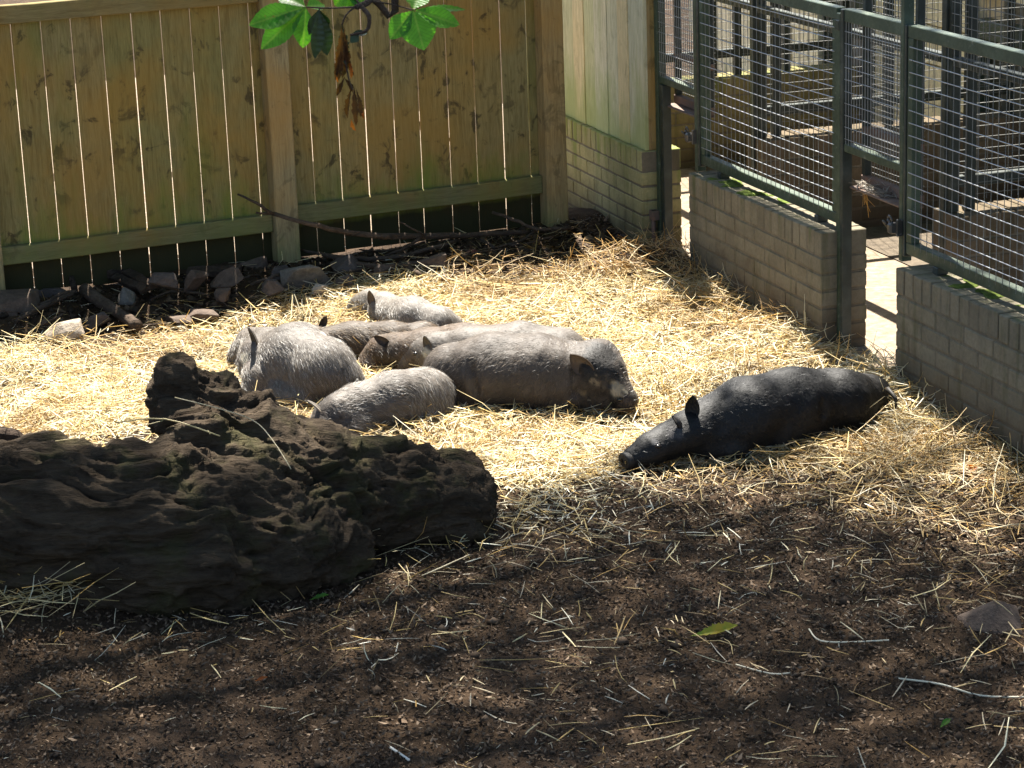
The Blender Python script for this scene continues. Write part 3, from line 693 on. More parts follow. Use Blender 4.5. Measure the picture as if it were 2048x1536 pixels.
    if snout:
        sp_, sdir, sr, scol = snout; sp_ = Vector(sp_); sdir = Vector(sdir).normalized(); a = sdir.cross(Vector((0, 0, 1))).normalized(); b = sdir.cross(a)
        vv = [sp_-sdir*.02, ]; ff = []; K = 14; rings = [(-.02, sr*.98), (-.004, sr*1.06), (.004, sr*1.02), (.006, sr*.8), (.004, sr*.3)]
        vv = []
        for dz, rr in rings:
            for k_ in range(K): th = 2*math.pi*k_/K; vv.append(sp_+sdir*dz+a*math.cos(th)*rr+b*math.sin(th)*rr*.85)
        for i in range(len(rings)-1):
            for k_ in range(K): ff.append((i*K+k_, i*K+(k_+1) % K, i*K+K+(k_+1) % K, i*K+K+k_))
        ff.append(tuple(range((len(rings)-1)*K, len(rings)*K)))
        sn = add('snout', mesh('snout', [x-root.location for x in vv], ff, M_pig, True, cols=np.tile(np.array(scol), (len(vv), 1))), root, root.location)
        for sgn in (-1, 1):
            ctr = sp_+sdir*.005+a*sgn*sr*.38; vv = []
            for k_ in range(8): th = 2*math.pi*k_/8; vv.append(ctr+sdir*.0025+a*math.cos(th)*sr*.16+b*math.sin(th)*sr*.24-root.location)
            vv += [x-sdir*.008 for x in vv]; add('nostril', mesh('nostril', vv, [tuple(range(8))]+[(k_, 8+k_, 8+(k_+1) % 8, (k_+1) % 8) for k_ in range(8)], M_eye), sn, root.location)
    for e in eyes:
        e = snap(e)
        vv, q = blob([[(Vector(e)-Vector((.004, 0, 0)), .0075), (Vector(e)+Vector((.004, 0, 0)), .0075)]], .003, .002)
        add('eye', mesh('eye', vv-base, q, M_eye, True), root, base)
    if tail: tubeobj('tail', root, tail, [.011, .008, .006, .003][:len(tail)], M_pigdark, 7, n=3)
    return root
def m_pig():
    t = NT('pig_skin', .62, .3); c = t.attr('Col'); n1 = t.noise(t.world(), 70, 5, .7); n2 = t.noise(t.world(), 14, 4, .6)
    c = t.mix(.5, c, t.ramp(n1, [(.3, .6), (.7, 1.25)]), 'MULTIPLY'); c = t.mix(.4, c, t.ramp(n2, [(.35, .65), (.65, 1.15)]), 'MULTIPLY'); t.col(c).bump(t.math('ADD', n1, n2), .45, .006); return t.m
M_pig = m_pig(); _t = NT('dark_skin', .6, .3); _t.col((.03, .025, .02)); M_pigdark = _t.m; _t = NT('eye_dark', .15, .6); _t.col((.012, .008, .006)); M_eye = _t.m
GREY = (.11, .094, .08); GREYD = (.065, .052, .042)
H_grey = [(.29, .265, .235), (.21, .188, .163), (.13, .11, .09), (.23, .185, .135)]; H_brown = [(.11, .075, .045), (.2, .13, .07), (.06, .045, .03), (.3, .21, .12)]; H_black = [(.009, .0085, .008), (.018, .017, .016), (.035, .033, .031)]
CREAM = (.3, .26, .19); EARC = (.13, .1, .085); DK = (.016, .0135, .0115)
def pts(*a): return [(tuple(G(x, y, z)), r) for x, y, z, r in a]
def g3(x, y, z): return tuple(G(x, y, z))
# big sow, head to the right
pig('large grey sow on its belly in the middle of the heap, head to the right', [
    pts((905, 748, .135, .125), (985, 744, .15, .152), (1075, 748, .15, .152), (1140, 752, .14, .135), (1185, 748, .15, .105)),
    [(g3(895, 745, .12), .1), (g3(915, 790, .06), .075), (g3(950, 806, .035), .04)],
    [(g3(1180, 742, .17), .1), (g3(1196, 727, .19), .09), (g3(1212, 752, .15), .08), (g3(1232, 785, .09), .058), (g3(1254, 803, .06), .046)],
    [(g3(1168, 790, .075), .062), (g3(1205, 803, .05), .05)], [(g3(1150, 790, .06), .07), (g3(1120, 808, .04), .055)],
    ], GREYD, [(.2, .175, .15), (.1, .083, .066), (.06, .048, .037), (.22, .17, .115)], 15000, [g3(1205, 720, .28), g3(1120, 665, .3), g3(1000, 662, .3), g3(900, 690, .22)], (.016, .036), .04,
    patches=[(g3(1205, 705, .24), .085, DK), (g3(1200, 745, .22), .09, DK), (g3(1190, 795, .1), .07, (.05, .04, .032)), (g3(1225, 790, .1), .05, DK), (g3(1236, 770, .12), .03, CREAM), (g3(1250, 778, .12), .02, CREAM), (g3(1178, 764, .2), .012, (.17, .135, .09)), (g3(1188, 771, .2), .01, (.17, .135, .09)), (g3(1192, 742, .23), .007, (.13, .1, .07)), (g3(1160, 788, .12), .014, (.12, .095, .065)), (g3(1262, 808, .06), .04, (.045, .035, .03))],
    ears=[(g3(1141, 704, .27), g3(1168, 738, .235), .08, (-.3, -1, .1), (.085, .065, .053))], snout=(g3(1264, 809, .05), (.92, -.2, -.3), .028, (.06, .045, .04)), eyes=[g3(1233, 800, .11)], seed=1,
    creases=[([g3(936, 720, .24), g3(946, 755, .17), g3(950, 790, .1)], .02, .022), ([g3(1135, 690, .27), g3(1150, 740, .2), g3(1150, 790, .1)], .022, .02), ([g3(1170, 765, .2), g3(1200, 775, .18), g3(1225, 768, .14)], .01, .009), ([g3(1175, 780, .2), g3(1205, 792, .14)], .01, .009)])
# young pig whose face shows behind the sow's rump, facing left
pig('young pig behind the sow with a pale cheek stripe, facing left', [
    pts((1120, 708, .115, .115), (1040, 704, .12, .125), (940, 706, .12, .11), (880, 704, .12, .085)), [(g3(868, 702, .13), .075), (g3(842, 702, .12), .058), (g3(822, 714, .09), .042), (g3(806, 727, .065), .03)]],
    GREY, H_grey, 7000, [g3(830, 700, .2), g3(940, 655, .24), g3(1040, 650, .25), g3(1150, 670, .2)], (.015, .03),
    patches=[(g3(846, 707, .13), .028, (.5, .46, .36)), (g3(815, 722, .1), .03, (.1, .08, .065)), (g3(838, 722, .09), .025, (.11, .09, .07))], ears=[(g3(853, 668, .25), g3(848, 694, .18), .042, (-.6, -1, 0), (.1, .085, .07))],
    snout=(g3(802, 731, .06), (-.8, -.5, -.3), .024, (.1, .08, .07)), eyes=[g3(824, 706, .135)], seed=2)
# pig with a brown head resting, behind, facing left
pig('brown-headed pig with its snout down between the round pig and the sow', [
    pts((1000, 706, .11, .125), (930, 704, .11, .12), (850, 704, .1, .1), (800, 706, .09, .085)), [(g3(800, 706, .09), .085), (g3(765, 706, .08), .07), (g3(742, 720, .05), .045), (g3(734, 730, .04), .032)]],
    (.085, .06, .042), H_brown+[(.3, .26, .21)], 8000, [g3(745, 690, .12), g3(820, 665, .18), g3(930, 645, .23), g3(1010, 645, .23)], (.02, .042),
    patches=[(g3(760, 712, .09), .08, (.05, .037, .026)), (g3(736, 729, .045), .03, (.13, .11, .1))], ears=[(g3(745, 671, .15), g3(768, 683, .14), .04, (0, -1, .4), (.06, .045, .035))], seed=3)
# dark brown pig stretched behind
pig('dark brown bristly pig stretched behind the heap', [pts((648, 692, .09, .075), (700, 688, .09, .092), (780, 690, .09, .095), (850, 688, .08, .085), (885, 686, .07, .06)), [(g3(660, 690, .09), .07), (g3(630, 672, .06), .05)]],
    (.055, .04, .028), H_brown+[(.2, .16, .13)], 8000, [g3(640, 660, .12), g3(720, 645, .17), g3(800, 648, .17), g3(890, 655, .14)], (.025, .055), ears=[(g3(655, 629, .17), g3(645, 645, .14), .035, (0, -1, .3), (.06, .045, .035))], seed=4)
# pig at the back, head left
pig('small grey pig lying furthest back, head to the left', [pts((770, 620, .075, .072), (825, 634, .085, .09), (880, 648, .07, .078), (905, 655, .05, .055)), [(g3(765, 612, .085), .062), (g3(738, 603, .075), .048), (g3(718, 607, .055), .033), (g3(705, 614, .04), .024)]],
    (.16, .14, .12), H_grey[:2]+[(.42, .4, .37)], 7000, [g3(720, 590, .11), g3(775, 578, .15), g3(830, 590, .17), g3(910, 635, .1)], (.016, .035),
    patches=[(g3(725, 603, .08), .04, (.08, .07, .06)), (g3(702, 615, .04), .02, (.55, .5, .42))], ears=[(g3(742, 578, .15), g3(737, 603, .105), .042, (-.5, -1, 0), (.1, .08, .065))], snout=(g3(701, 617, .035), (-.9, -.35, -.2), .02, (.3, .26, .22)), seed=5)
# big round pig at the left, seen from behind
pig('big round pale-grey pig on the left with its rump to the camera', [
    pts((535, 722, .14, .125), (590, 722, .155, .155), (650, 742, .14, .135), (690, 762, .1, .085)), [(g3(620, 756, .1), .105), (g3(655, 778, .06), .07)], [(g3(520, 762, .09), .085), (g3(505, 785, .05), .05)],
    [(g3(540, 700, .16), .1), (g3(505, 690, .13), .075), (g3(485, 703, .09), .052), (g3(468, 714, .06), .034)], [(g3(560, 790, .05), .06), (g3(610, 800, .04), .05)]],
    GREY, H_grey+[(.5, .47, .43)], 17000, [g3(490, 670, .18), g3(560, 642, .3), g3(640, 665, .28), g3(715, 740, .16)], (.02, .045), .03,
    patches=[(g3(490, 700, .13), .06, (.12, .1, .085)), (g3(480, 712, .1), .025, (.42, .38, .3)), (g3(466, 716, .06), .03, (.07, .055, .045))], ears=[(g3(503, 652, .24), g3(505, 682, .19), .05, (-1, -.6, 0), (.06, .05, .04))], snout=(g3(459, 718, .05), (-.9, -.3, -.3), .027, (.08, .06, .055)), seed=6,
    creases=[([g3(545, 690, .27), g3(528, 730, .2), g3(535, 785, .08)], .02, .02)], tail=[g3(712, 760, .13), g3(724, 775, .1), g3(722, 790, .06), g3(716, 797, .04)])
# pig in front, head tucked to the lower left
pig('small pig in front with pale back bristles and head tucked behind the log', [
    pts((852, 790, .1, .108), (785, 802, .105, .112), (720, 818, .09, .1), (680, 832, .08, .082)), [(g3(680, 830, .085), .078), (g3(655, 845, .06), .06), (g3(640, 870, .04), .04)], [(g3(860, 812, .06), .08), (g3(845, 838, .03), .04)], [(g3(720, 850, .05), .06), (g3(690, 870, .03), .035)]],
    (.11, .092, .077), H_grey+[(.42, .4, .37)], 13000, [g3(640, 815, .12), g3(700, 770, .2), g3(780, 738, .22), g3(860, 732, .22), g3(905, 780, .14)], (.02, .045),
    patches=[(g3(650, 840, .09), .07, (.07, .055, .045)), (g3(690, 850, .09), .05, (.1, .08, .065))], ears=[(g3(618, 795, .17), g3(632, 815, .12), .035, (-1, -.3, 0), (.25, .21, .17)), (g3(662, 833, .15), g3(658, 858, .1), .05, (0, -1, 0), (.06, .05, .04))], seed=7)
# black pig on the right
pig('black pig sprawled on its own at the right, snout to the left', [
    pts((1745, 788, .085, .075), (1680, 802, .115, .12), (1585, 810, .13, .138), (1490, 830, .135, .138), (1420, 852, .11, .102)), [(g3(1425, 850, .11), .1), (g3(1375, 868, .1), .078), (g3(1340, 884, .085), .062), (g3(1302, 900, .07), .056), (g3(1266, 915, .05), .043)],
    [(g3(1500, 860, .06), .085), (g3(1470, 895, .035), .04), (g3(1420, 905, .03), .03)], [(g3(1705, 810, .07), .085), (g3(1720, 838, .04), .05), (g3(1690, 850, .03), .03)], [(g3(1600, 845, .06), .1), (g3(1560, 870, .05), .07)]],
    (.012, .011, .0105), H_black, 15000, [g3(1330, 870, .13), g3(1400, 810, .22), g3(1490, 752, .27), g3(1590, 735, .27), g3(1690, 742, .24), g3(1780, 780, .14)], (.014, .03), .04,
    patches=[(g3(1308, 880, .11), .014, (.1, .095, .095)), (g3(1352, 858, .16), .03, (.06, .055, .055))], ears=[(g3(1391, 788, .24), g3(1380, 822, .17), .062, (-.5, -1, 0), (.022, .02, .018)), (g3(1352, 830, .17), g3(1362, 845, .15), .04, (-.8, .2, 0), (.03, .027, .025))],
    snout=(g3(1250, 922, .045), (-.85, -.5, -.15), .037, (.025, .022, .02)), eyes=[g3(1322, 888, .12)], tail=[g3(1775, 778, .13), g3(1790, 795, .11), g3(1792, 810, .08), g3(1788, 822, .05)], seed=8,
    creases=[([g3(1450, 800, .22), g3(1440, 850, .14)], .03, .014), ([g3(1655, 780, .22), g3(1650, 830, .12)], .02, .016)])

# ================================================================== ROTTEN LOG
def solid(name, prims, mat, h, k, disp, parent=None, seed=0, label=None, cat=None, fl=None, group=None):
    V_, Q = blob(prims, h, k); N = vnormals(V_, Q); V_ = V_+N*disp(V_)[:, None]
    if fl: V_ = fl(V_)
    b = np.array([V_[:, 0].mean(), V_[:, 1].mean(), 0]) if parent is None else np.array(wloc(parent))
    o = add(name, mesh(name, V_-b, Q, mat, True), parent, b)
    return tag(o, label, cat, group) if label else o
def logdisp(V_):
    x, y, z = V_[:, 0], V_[:, 1], V_[:, 2]
    wx = fbm(x*4, y*4, z*4, 2, 61)*.05; y = y+wx; z = z+wx
    r = fbm(x*2.5, y*3, z*5, 3, 31, True); r2 = fbm(x*2.2, y*17, z*19, 4, 37, True); r3 = fbm(x*6, y*48, z*55, 3, 41, True); pit = np.maximum(0, fbm(x*5, y*7, z*11, 3, 51)-.2)
    crack = np.maximum(0, fbm(x*1.6, y*9, z*10, 2, 77, True)-1.0)
    return r*.02+r2*.015+r3*.009-pit*.045-crack*.1-.012
LG = empty('rotten_log', G(300, 1190, 0), 'huge dark rotten tree log lying at the left in front of the pigs', 'log')
logb = solid('trunk', [pts((-260, 1062, .21, .255), (100, 1062, .21, .255), (300, 1058, .21, .25), (480, 1030, .2, .235), (620, 1005, .18, .2), (780, 995, .14, .165), (895, 1012, .1, .118)),
              [(g3(300, 1130, .13), .15), (g3(430, 1115, .14), .16), (g3(560, 1100, .12), .14), (g3(690, 1105, .06), .08)], [(g3(900, 960, .1), .1), (g3(930, 1030, .07), .08)],
              [(tuple(AT(620, 900, 7.75)), .07), (tuple(AT(530, 862, 7.75)), .075), (tuple(AT(440, 818, 7.75)), .062), (tuple(AT(360, 770, 7.75)), .052)],
              [(tuple(AT(345, 763, 7.72)), .048), (tuple(AT(340, 810, 7.7)), .04), (tuple(AT(400, 880, 7.6)), .06)],
              [(g3(150, 965, .36), .09), (g3(-150, 985, .36), .09), (g3(-300, 985, .36), .09)]], M_log, .0095, .1, logdisp, LG)
# ================================================================== STONES
def rock(label, px, py, w, hgt, mat, seed, z=0.0, flat=1.0, rotz=0.0, yaw=0.0, cuts=8, name='stone', tilt=0.0):
    """angular stone: a ball cut by random planes; w,hgt = measured width and height"""
    rnd = np.random.default_rng(seed); p = G(px, py, 0); gzv = float(gz(p.x, p.y)); sc = (p-Vector(CAM)).length/FPX
    rx, rz = w*sc/2, hgt*sc/2; ry = rx*rnd.uniform(.65, .9)*flat
    S = rnd.uniform(-1, 1, (9+cuts, 3)); S = S/np.maximum(np.abs(S).max(1), .3)[:, None]*rnd.uniform(.72, 1, (len(S), 1)); S[:, :2] *= np.where(S[:, 2:] > .3, rnd.uniform(.45, .95, (len(S), 1)), 1); S = S/np.abs(S).max(0)
    S = S*np.array([rx, ry, rz]); ct, st_ = math.cos(tilt), math.sin(tilt); S = np.stack([S[:, 0]*ct-S[:, 2]*st_, S[:, 1], S[:, 0]*st_+S[:, 2]*ct], 1)
    bm = bmesh.new(); vs = [bm.verts.new(p_) for p_ in S]; hull = bmesh.ops.convex_hull(bm, input=vs); bmesh.ops.delete(bm, geom=[g for g in hull['geom_interior'] if isinstance(g, bmesh.types.BMVert)], context='VERTS')
    bmesh.ops.dissolve_limit(bm, angle_limit=.12, verts=bm.verts[:], edges=bm.edges[:]); bmesh.ops.bevel(bm, geom=bm.edges[:]+bm.verts[:], offset=min(rx, rz)*.09, segments=2, affect='EDGES', profile=.6)
    bmesh.ops.triangulate(bm, faces=bm.faces[:]); bmesh.ops.subdivide_edges(bm, edges=bm.edges[:], cuts=2, use_grid_fill=True); me = bpy.data.meshes.new(name); bmesh.ops.recalc_face_normals(bm, faces=bm.faces[:]); bm.to_mesh(me); bm.free()
    co = np.empty(len(me.vertices)*3); me.vertices.foreach_get('co', co); co = co.reshape(-1, 3); co = co*(1+.035*fbm(co[:, 0]*30, co[:, 1]*30, co[:, 2]*30, 3, seed))[:, None]; me.vertices.foreach_set('co', co.ravel()); me.materials.append(mat)
    cz = rz*.4+gzv+z; q = G(px, py, cz)
    return tag(add(name, me, None, (q.x, q.y, cz), yaw), label, 'stone', 'stones along the foot of the fence' if py < 800 else None)
rock('upright brown stone leaning beside the middle fence post', 525, 512, 56, 72, M_rock_r, 1, .04, .5, tilt=-.2)
rock('broad brown stone below the upright one by the fence post', 498, 536, 75, 50, M_rock_r, 2)
rock('large flat grey slab in front of the middle fence post', 614, 558, 108, 56, M_rock, 3, .0, .8, cuts=6, tilt=.15)
rock('dark knobbly stone right of the flat grey slab', 695, 536, 75, 55, M_rock_d, 4)
rock('tilted brown stone at the tip of the fallen branch', 868, 530, 72, 42, M_rock_r, 5, tilt=.3)
rock('reddish pointed stone left of the flat slab', 395, 562, 52, 46, M_rock_r, 6)
rock('small squarish stone under the split wood', 248, 592, 42, 40, M_rock, 7, cuts=5)
rock('rounded pale sunlit stone at the edge of the straw', 132, 662, 82, 46, M_rock_l, 8, cuts=14)
rock('big flat stone at the left edge by the fence', 18, 612, 130, 60, M_rock_r, 9, cuts=7)
rock('small grey stone behind the pale rounded one', 198, 640, 50, 34, M_rock_d, 10)
rock('small grey stone below the flat slab', 545, 575, 52, 36, M_rock_d, 11)
rock('thin flat stone half buried at the straw edge', 408, 630, 70, 22, M_rock_r, 12)
rock('thin flat stone beside the first at the straw edge', 355, 642, 60, 20, M_rock_r, 13)
rock('small dark stone between the slab and the knobbly stone', 560, 548, 46, 32, M_rock_d, 14)
rock('small dark stone by the fence left of the split wood', 196, 562, 28, 30, M_rock_d, 15)
rock('broken red brick piece among the sticks', 942, 512, 40, 28, m_rock('red_brick', (.13, .045, .03), (.24, .085, .055)), 16, cuts=5, name='brick_piece')
rock('rough brown stone in the bare earth at the lower right', 1985, 1238, 130, 92, M_rock_r, 17, -.01, cuts=8)
rock('small pale stone at the edge of the straw behind the small pig', 640, 578, 34, 20, M_rock_l, 18)
rock('dark clod of wood at the left edge behind the log', 20, 880, 70, 50, M_split, 19, .1)
rock('small dark stone in front of the reddish pointed one', 690, 560, 40, 22, M_rock_d, 20)
rock('flat brown slab leaning left of the upright stone', 452, 556, 70, 34, M_rock_r, 31, .01, .6, cuts=6, tilt=.3)
rock('flat dark slab at the foot of the fence left of the sawn branch', 110, 590, 70, 30, M_rock_d, 32, .0, .7, cuts=6)
rock('small brown slab between the two bent sticks', 760, 540, 56, 24, M_rock_r, 33, .0, .7, cuts=6)
rock('dark lump of earth-covered stone behind the split boards', 325, 566, 60, 44, M_rock_d, 34, .02)
rock('brown stone chip right of the reddish pointed stone', 450, 590, 44, 26, M_rock_r, 35)
# ================================================================== STICKS AND SPLIT WOOD
def gh(px, py, dz=.0):
    p = G(px, py, 0)
    for _ in range(3): p = G(px, py, float(gz(p.x, p.y))+dz)
    return p
def stick(name, label, chains, cat='branch', seed=0, group='sticks along the foot of the fence', mat=None):
    first = chains[0]; root = empty(name, gh(*first[0][:2]), label, cat, group) if len(chains) > 1 else None
    for i, ch in enumerate(chains):
        P_ = [gh(c[0], c[1], c[2]) for c in ch]; r = [c[3] for c in ch]
        o = tubeobj('stem' if (root and i == 0) else ('side_shoot' if root else name), root, P_, r, mat or M_stick, 7, .12, seed+i, 4, True, .003)
        if not root: tag(o, label, cat, group)
stick('fallen_branch', 'long forked bare branch lying along the foot of the fence', [
    [(548, 428, .32, .011), (620, 448, .28, .012), (700, 465, .2, .014), (790, 473, .13, .016), (880, 472, .09, .017), (980, 468, .07, .014), (1060, 463, .05, .011)],
    [(475, 388, .42, .005), (512, 406, .37, .007), (545, 427, .32, .009)], [(512, 425, .33, .005), (550, 428, .32, .008)], [(985, 424, .16, .008), (1030, 440, .12, .009), (1072, 458, .07, .01), (1140, 456, .05, .01)],
    [(800, 445, .2, .003), (830, 460, .15, .005), (850, 470, .11, .006)], [(1070, 462, .05, .008), (1040, 482, .03, .008), (980, 498, .02, .006)], [(840, 478, .1, .008), (800, 500, .05, .007), (770, 512, .03, .005)], [(955, 475, .06, .006), (990, 495, .03, .007)]], seed=1)
stick('bent_stick', 'thick bent stick under the fallen branch', [[(600, 500, .05, .007), (660, 512, .04, .011), (740, 518, .03, .012), (810, 510, .04, .012), (880, 492, .05, .01), (920, 478, .06, .008)]], seed=20)
stick('bent_stick', 'crooked stick with a sharp bend in front of the dark knobbly stone', [[(640, 505, .06, .008), (700, 526, .05, .012), (770, 534, .04, .013), (806, 530, .04, .013), (840, 550, .02, .011)], [(800, 530, .04, .009), (850, 524, .03, .007)]], seed=30)
stick('thin_stick', 'thin stick lying left of the stump of the thick log', [[(32, 642, .02, .01), (90, 612, .04, .012), (145, 588, .05, .01)]], seed=40)
stick('thin_stick', 'curved dark stick at the left by the fence', [[(50, 590, .03, .007), (75, 610, .03, .009), (120, 590, .05, .01), (150, 582, .06, .009)]], seed=41)
stick('sawn_branch', 'thick sawn branch lying from the fence into the straw', [[(168, 578, .05, .03), (205, 605, .04, .03), (240, 630, .03, .027), (276, 652, .03, .03)]], 'log', 50, None)
stick('upright_stub', 'short black upright stub of wood by the fence', [[(150, 588, .0, .018), (146, 570, .05, .017), (143, 556, .08, .014)]], 'stump', 51, None, M_split)
stick('thin_stick', 'thin stick between the flat slab and the reddish stone', [[(500, 570, .02, .006), (530, 558, .03, .008), (560, 550, .04, .008)]], seed=52)
stick('thin_stick', 'thin dark stick along the straw edge', [[(280, 652, .02, .005), (340, 648, .02, .006), (400, 640, .02, .005)]], seed=53)
rs = random.Random(5)
_w = ['lying flat', 'half buried', 'crossing another', 'pointing at the fence', 'with a kink', 'bleached pale', 'dark and damp']
for k, (a, b, c, d) in enumerate([(610, 498, 740, 482), (660, 545, 760, 520), (720, 500, 820, 488), (900, 520, 1010, 498), (960, 535, 1060, 505), (430, 575, 500, 552), (300, 600, 380, 575), (60, 660, 130, 625), (330, 585, 420, 590), (1020, 490, 1110, 470), (760, 545, 850, 520)]):
    m_ = ((a+c)/2+rs.uniform(-15, 15), (b+d)/2+rs.uniform(-8, 8)); nm = ['the flat slab', 'the split boards', 'the dark knobbly stone', 'the fallen branch', 'the corner of the fence'][k % 5]
    stick('twig', ['thin twig left of the bent stick', 'short twig in front of the crooked stick', 'twig under the middle of the fallen branch', 'twig right of the tilted brown stone', 'twig nearest the straw below the corner post', 'twig between the split boards and the broad brown stone', 'twig in front of the split boards', 'twig behind the pale rounded stone', 'twig in front of the reddish pointed stone', 'twig furthest right at the foot of the corner post', 'twig at the straw edge behind the small grey pig'][k],
          [[(a, b, .03, .004), (*m_, .035, .006), (c, d, .03, .0045)]], seed=70+k)
def board(label, px0, py0, px1, py1, wid, th, dz, name='split_board', mat=None):
    a, b = gh(px0, py0, dz), gh(px1, py1, dz); d = b-a; o = add(name, boxmesh(name, d.length, wid, th, .004, mat or M_split, .004, int(px0), 6), None, (a+b)/2)
    o.rotation_euler = (random.uniform(.2, .5), -math.atan2(d.z, math.hypot(d.x, d.y)), math.atan2(d.y, d.x)); return tag(o, label, 'board', 'broken boards by the fence')
board('dark board half buried beside the reddish pointed stone', 375, 550, 482, 545, .07, .03, .03); board('split dark board leaning on the soil heap', 252, 550, 308, 578, .05, .03, .06)
board('second split dark board behind the first on the soil heap', 232, 556, 292, 584, .045, .025, .05); board('rotten board end behind the two split boards', 215, 556, 262, 546, .05, .04, .04)

# ================================================================== STRAW, LITTER, SOIL CRUMBS
def sample(n, x0, x1, y0, y1, dens):
    x = RNG.uniform(x0, x1, n); y = RNG.uniform(y0, y1, n); ok = RNG.uniform(0, 1, n) < dens(x, y)
    dF = (x-F0.x)*FN.x+(y-F0.y)*FN.y; nn = x*WN.x+y*WN.y; uu = x*WU.x+y*WU.y
    gate = ((uu > -11.1) & (uu < -10.65)) | ((uu > -9.05) & (uu < -8.45)); ok &= (dF > .02) & ((nn > NF+.01) | (gate & (nn > NF-.1)))
    qx, qy = proj(np.stack([x, y, np.zeros(len(x))], 1)); ok &= (qx > -330) & (qx < 2380) & (qy < 1700)
    return x[ok], y[ok]
SC = np.array([(.74, .55, .23), (.8, .66, .36), (.84, .76, .52), (.62, .42, .14), (.55, .42, .2), (.66, .6, .38), (.42, .28, .12), (.86, .8, .62), (.84, .79, .64)])
def straw(n, lens, wid, zr, pitch, dens, cols, name='', sides=3, segs=2, curl=.12):
    x, y = sample(n, -2.9, 2.5, 5.2, 12.9, dens); n = len(x); z = gz(x, y)+RNG.uniform(zr[0], zr[1], n)
    clump = fbm(x*3, y*3, 0, 2, 71)*2.5; a = clump+RNG.normal(0, .9, n)+np.where(RNG.uniform(0, 1, n) < .5, 0, math.pi)
    pt = RNG.normal(0, pitch, n); D = np.stack([np.cos(a)*np.cos(pt), np.sin(a)*np.cos(pt), np.sin(pt)], 1); L = RNG.uniform(lens[0], lens[1], n)*RNG.uniform(.6, 1, n)
    P = np.stack([x, y, z], 1)-D*(L*.5)[:, None]; P[:, 2] = np.maximum(P[:, 2], gz(P[:, 0], P[:, 1])+.002)
    c = cols[RNG.integers(0, len(cols), n)]*RNG.uniform(.75, 1.15, (n, 1))
    if len(cols) > 5:
        old_dim = sstep(-.15, .55, fbm(x*2.6, y*2.6, 0, 3, 123)+RNG.normal(0, .15, n)); qx, qy = proj(np.stack([x, y, z], 1)); old_dim = np.maximum(old_dim*.8, sstep(575, 535, qy)*sstep(850, 930, qx)); old_dim = np.maximum(old_dim, .75*sstep(1500, 1900, qx+.0*qy)*sstep(800, 900, qy))[:, None]
        c = c*(1-old_dim)+c*np.array([.62, .5, .36])*old_dim  # old straw in clumps; corner and right also dulled in place of shade
    return strands(P, D, L, RNG.uniform(*wid, n), RNG.normal(0, 1, (n, 3))*(L*curl)[:, None]*np.array([1, 1, .5])-np.array([0, 0, .004]), c, sides, segs)
def joinobj(name, parts, mat, label, cat):
    o = 0; Vs, Qs, Cs = [], [], []
    for v, q, c in parts: Vs.append(v); Qs.append(q+o); Cs.append(c); o += len(v)
    return tag(add(name, mesh(name, np.concatenate(Vs), np.concatenate(Qs), mat, cols=np.concatenate(Cs))), label, cat, kind='stuff')
def heap(x, y):
    d = 0
    for px_, py_, sg in ((1330, 565, .18), (1410, 580, .18), (1480, 620, .18), (1600, 675, .2), (1690, 690, .14), (1840, 745, .2), (1930, 810, .2), (1990, 880, .18), (1360, 780, .13), (1440, 745, .12), (1190, 585, .12), (960, 590, .12), (1070, 625, .09), (1780, 820, .12)):
        c = G(px_, py_); d = d+np.exp(-((x-c.x)**2+(y-c.y)**2)/(2*sg*sg))
    return np.clip(d*.9, 0, 1)
dens_bed = lambda x, y: straw_density(x, y)
dens_thin = lambda x, y: np.clip(straw_density(x, y, 60)*.6+.05, 0, 1)
joinobj('straw_bed', [straw(120000, (.06, .17), (.003, .0055), (.0, .045), .2, dens_bed, SC), straw(150000, (.02, .07), (.002, .0045), (0, .03), .25, dens_bed, SC, sides=2),
    straw(60000, (.05, .13), (.003, .0055), (.0, .05), .35, dens_bed, SC, segs=3, curl=.4), straw(60000, (.08, .2), (.003, .0055), (.0, .09), .5, heap, SC, segs=3, curl=.45), straw(9000, (.15, .34), (.0035, .006), (.015, .06), .28, dens_bed, SC[:4], curl=.2)], M_straw, 'golden straw bedding spread around the pigs', 'straw')
def loose(x, y):
    P = np.stack([x, y, gz(x, y)], 1); px, py = proj(P); pat = fbm(x*1.7, y*1.7, 0, 3, 81)
    return np.clip((.10+.5*sstep(1150, 980, py)+.18*sstep(1200, 2000, px)*sstep(1450, 1050, py))*(1+.9*pat), 0, 1)*(py > 880)+np.where(px > 900, .25, .05)*(py < 700)
PALE = np.array([(.62, .55, .4), (.7, .65, .52), (.5, .42, .25), (.35, .28, .16)])
joinobj('loose_straw', [straw(80000, (.006, .03), (.0015, .0035), (.002, .01), .15, loose, PALE), straw(9000, (.03, .08), (.0015, .003), (.002, .01), .1, loose, PALE, curl=.3), straw(500, (.08, .2), (.002, .0035), (.004, .012), .05, loose, PALE, curl=.3)], M_straw, 'pale straw bits scattered on the bare earth', 'straw')
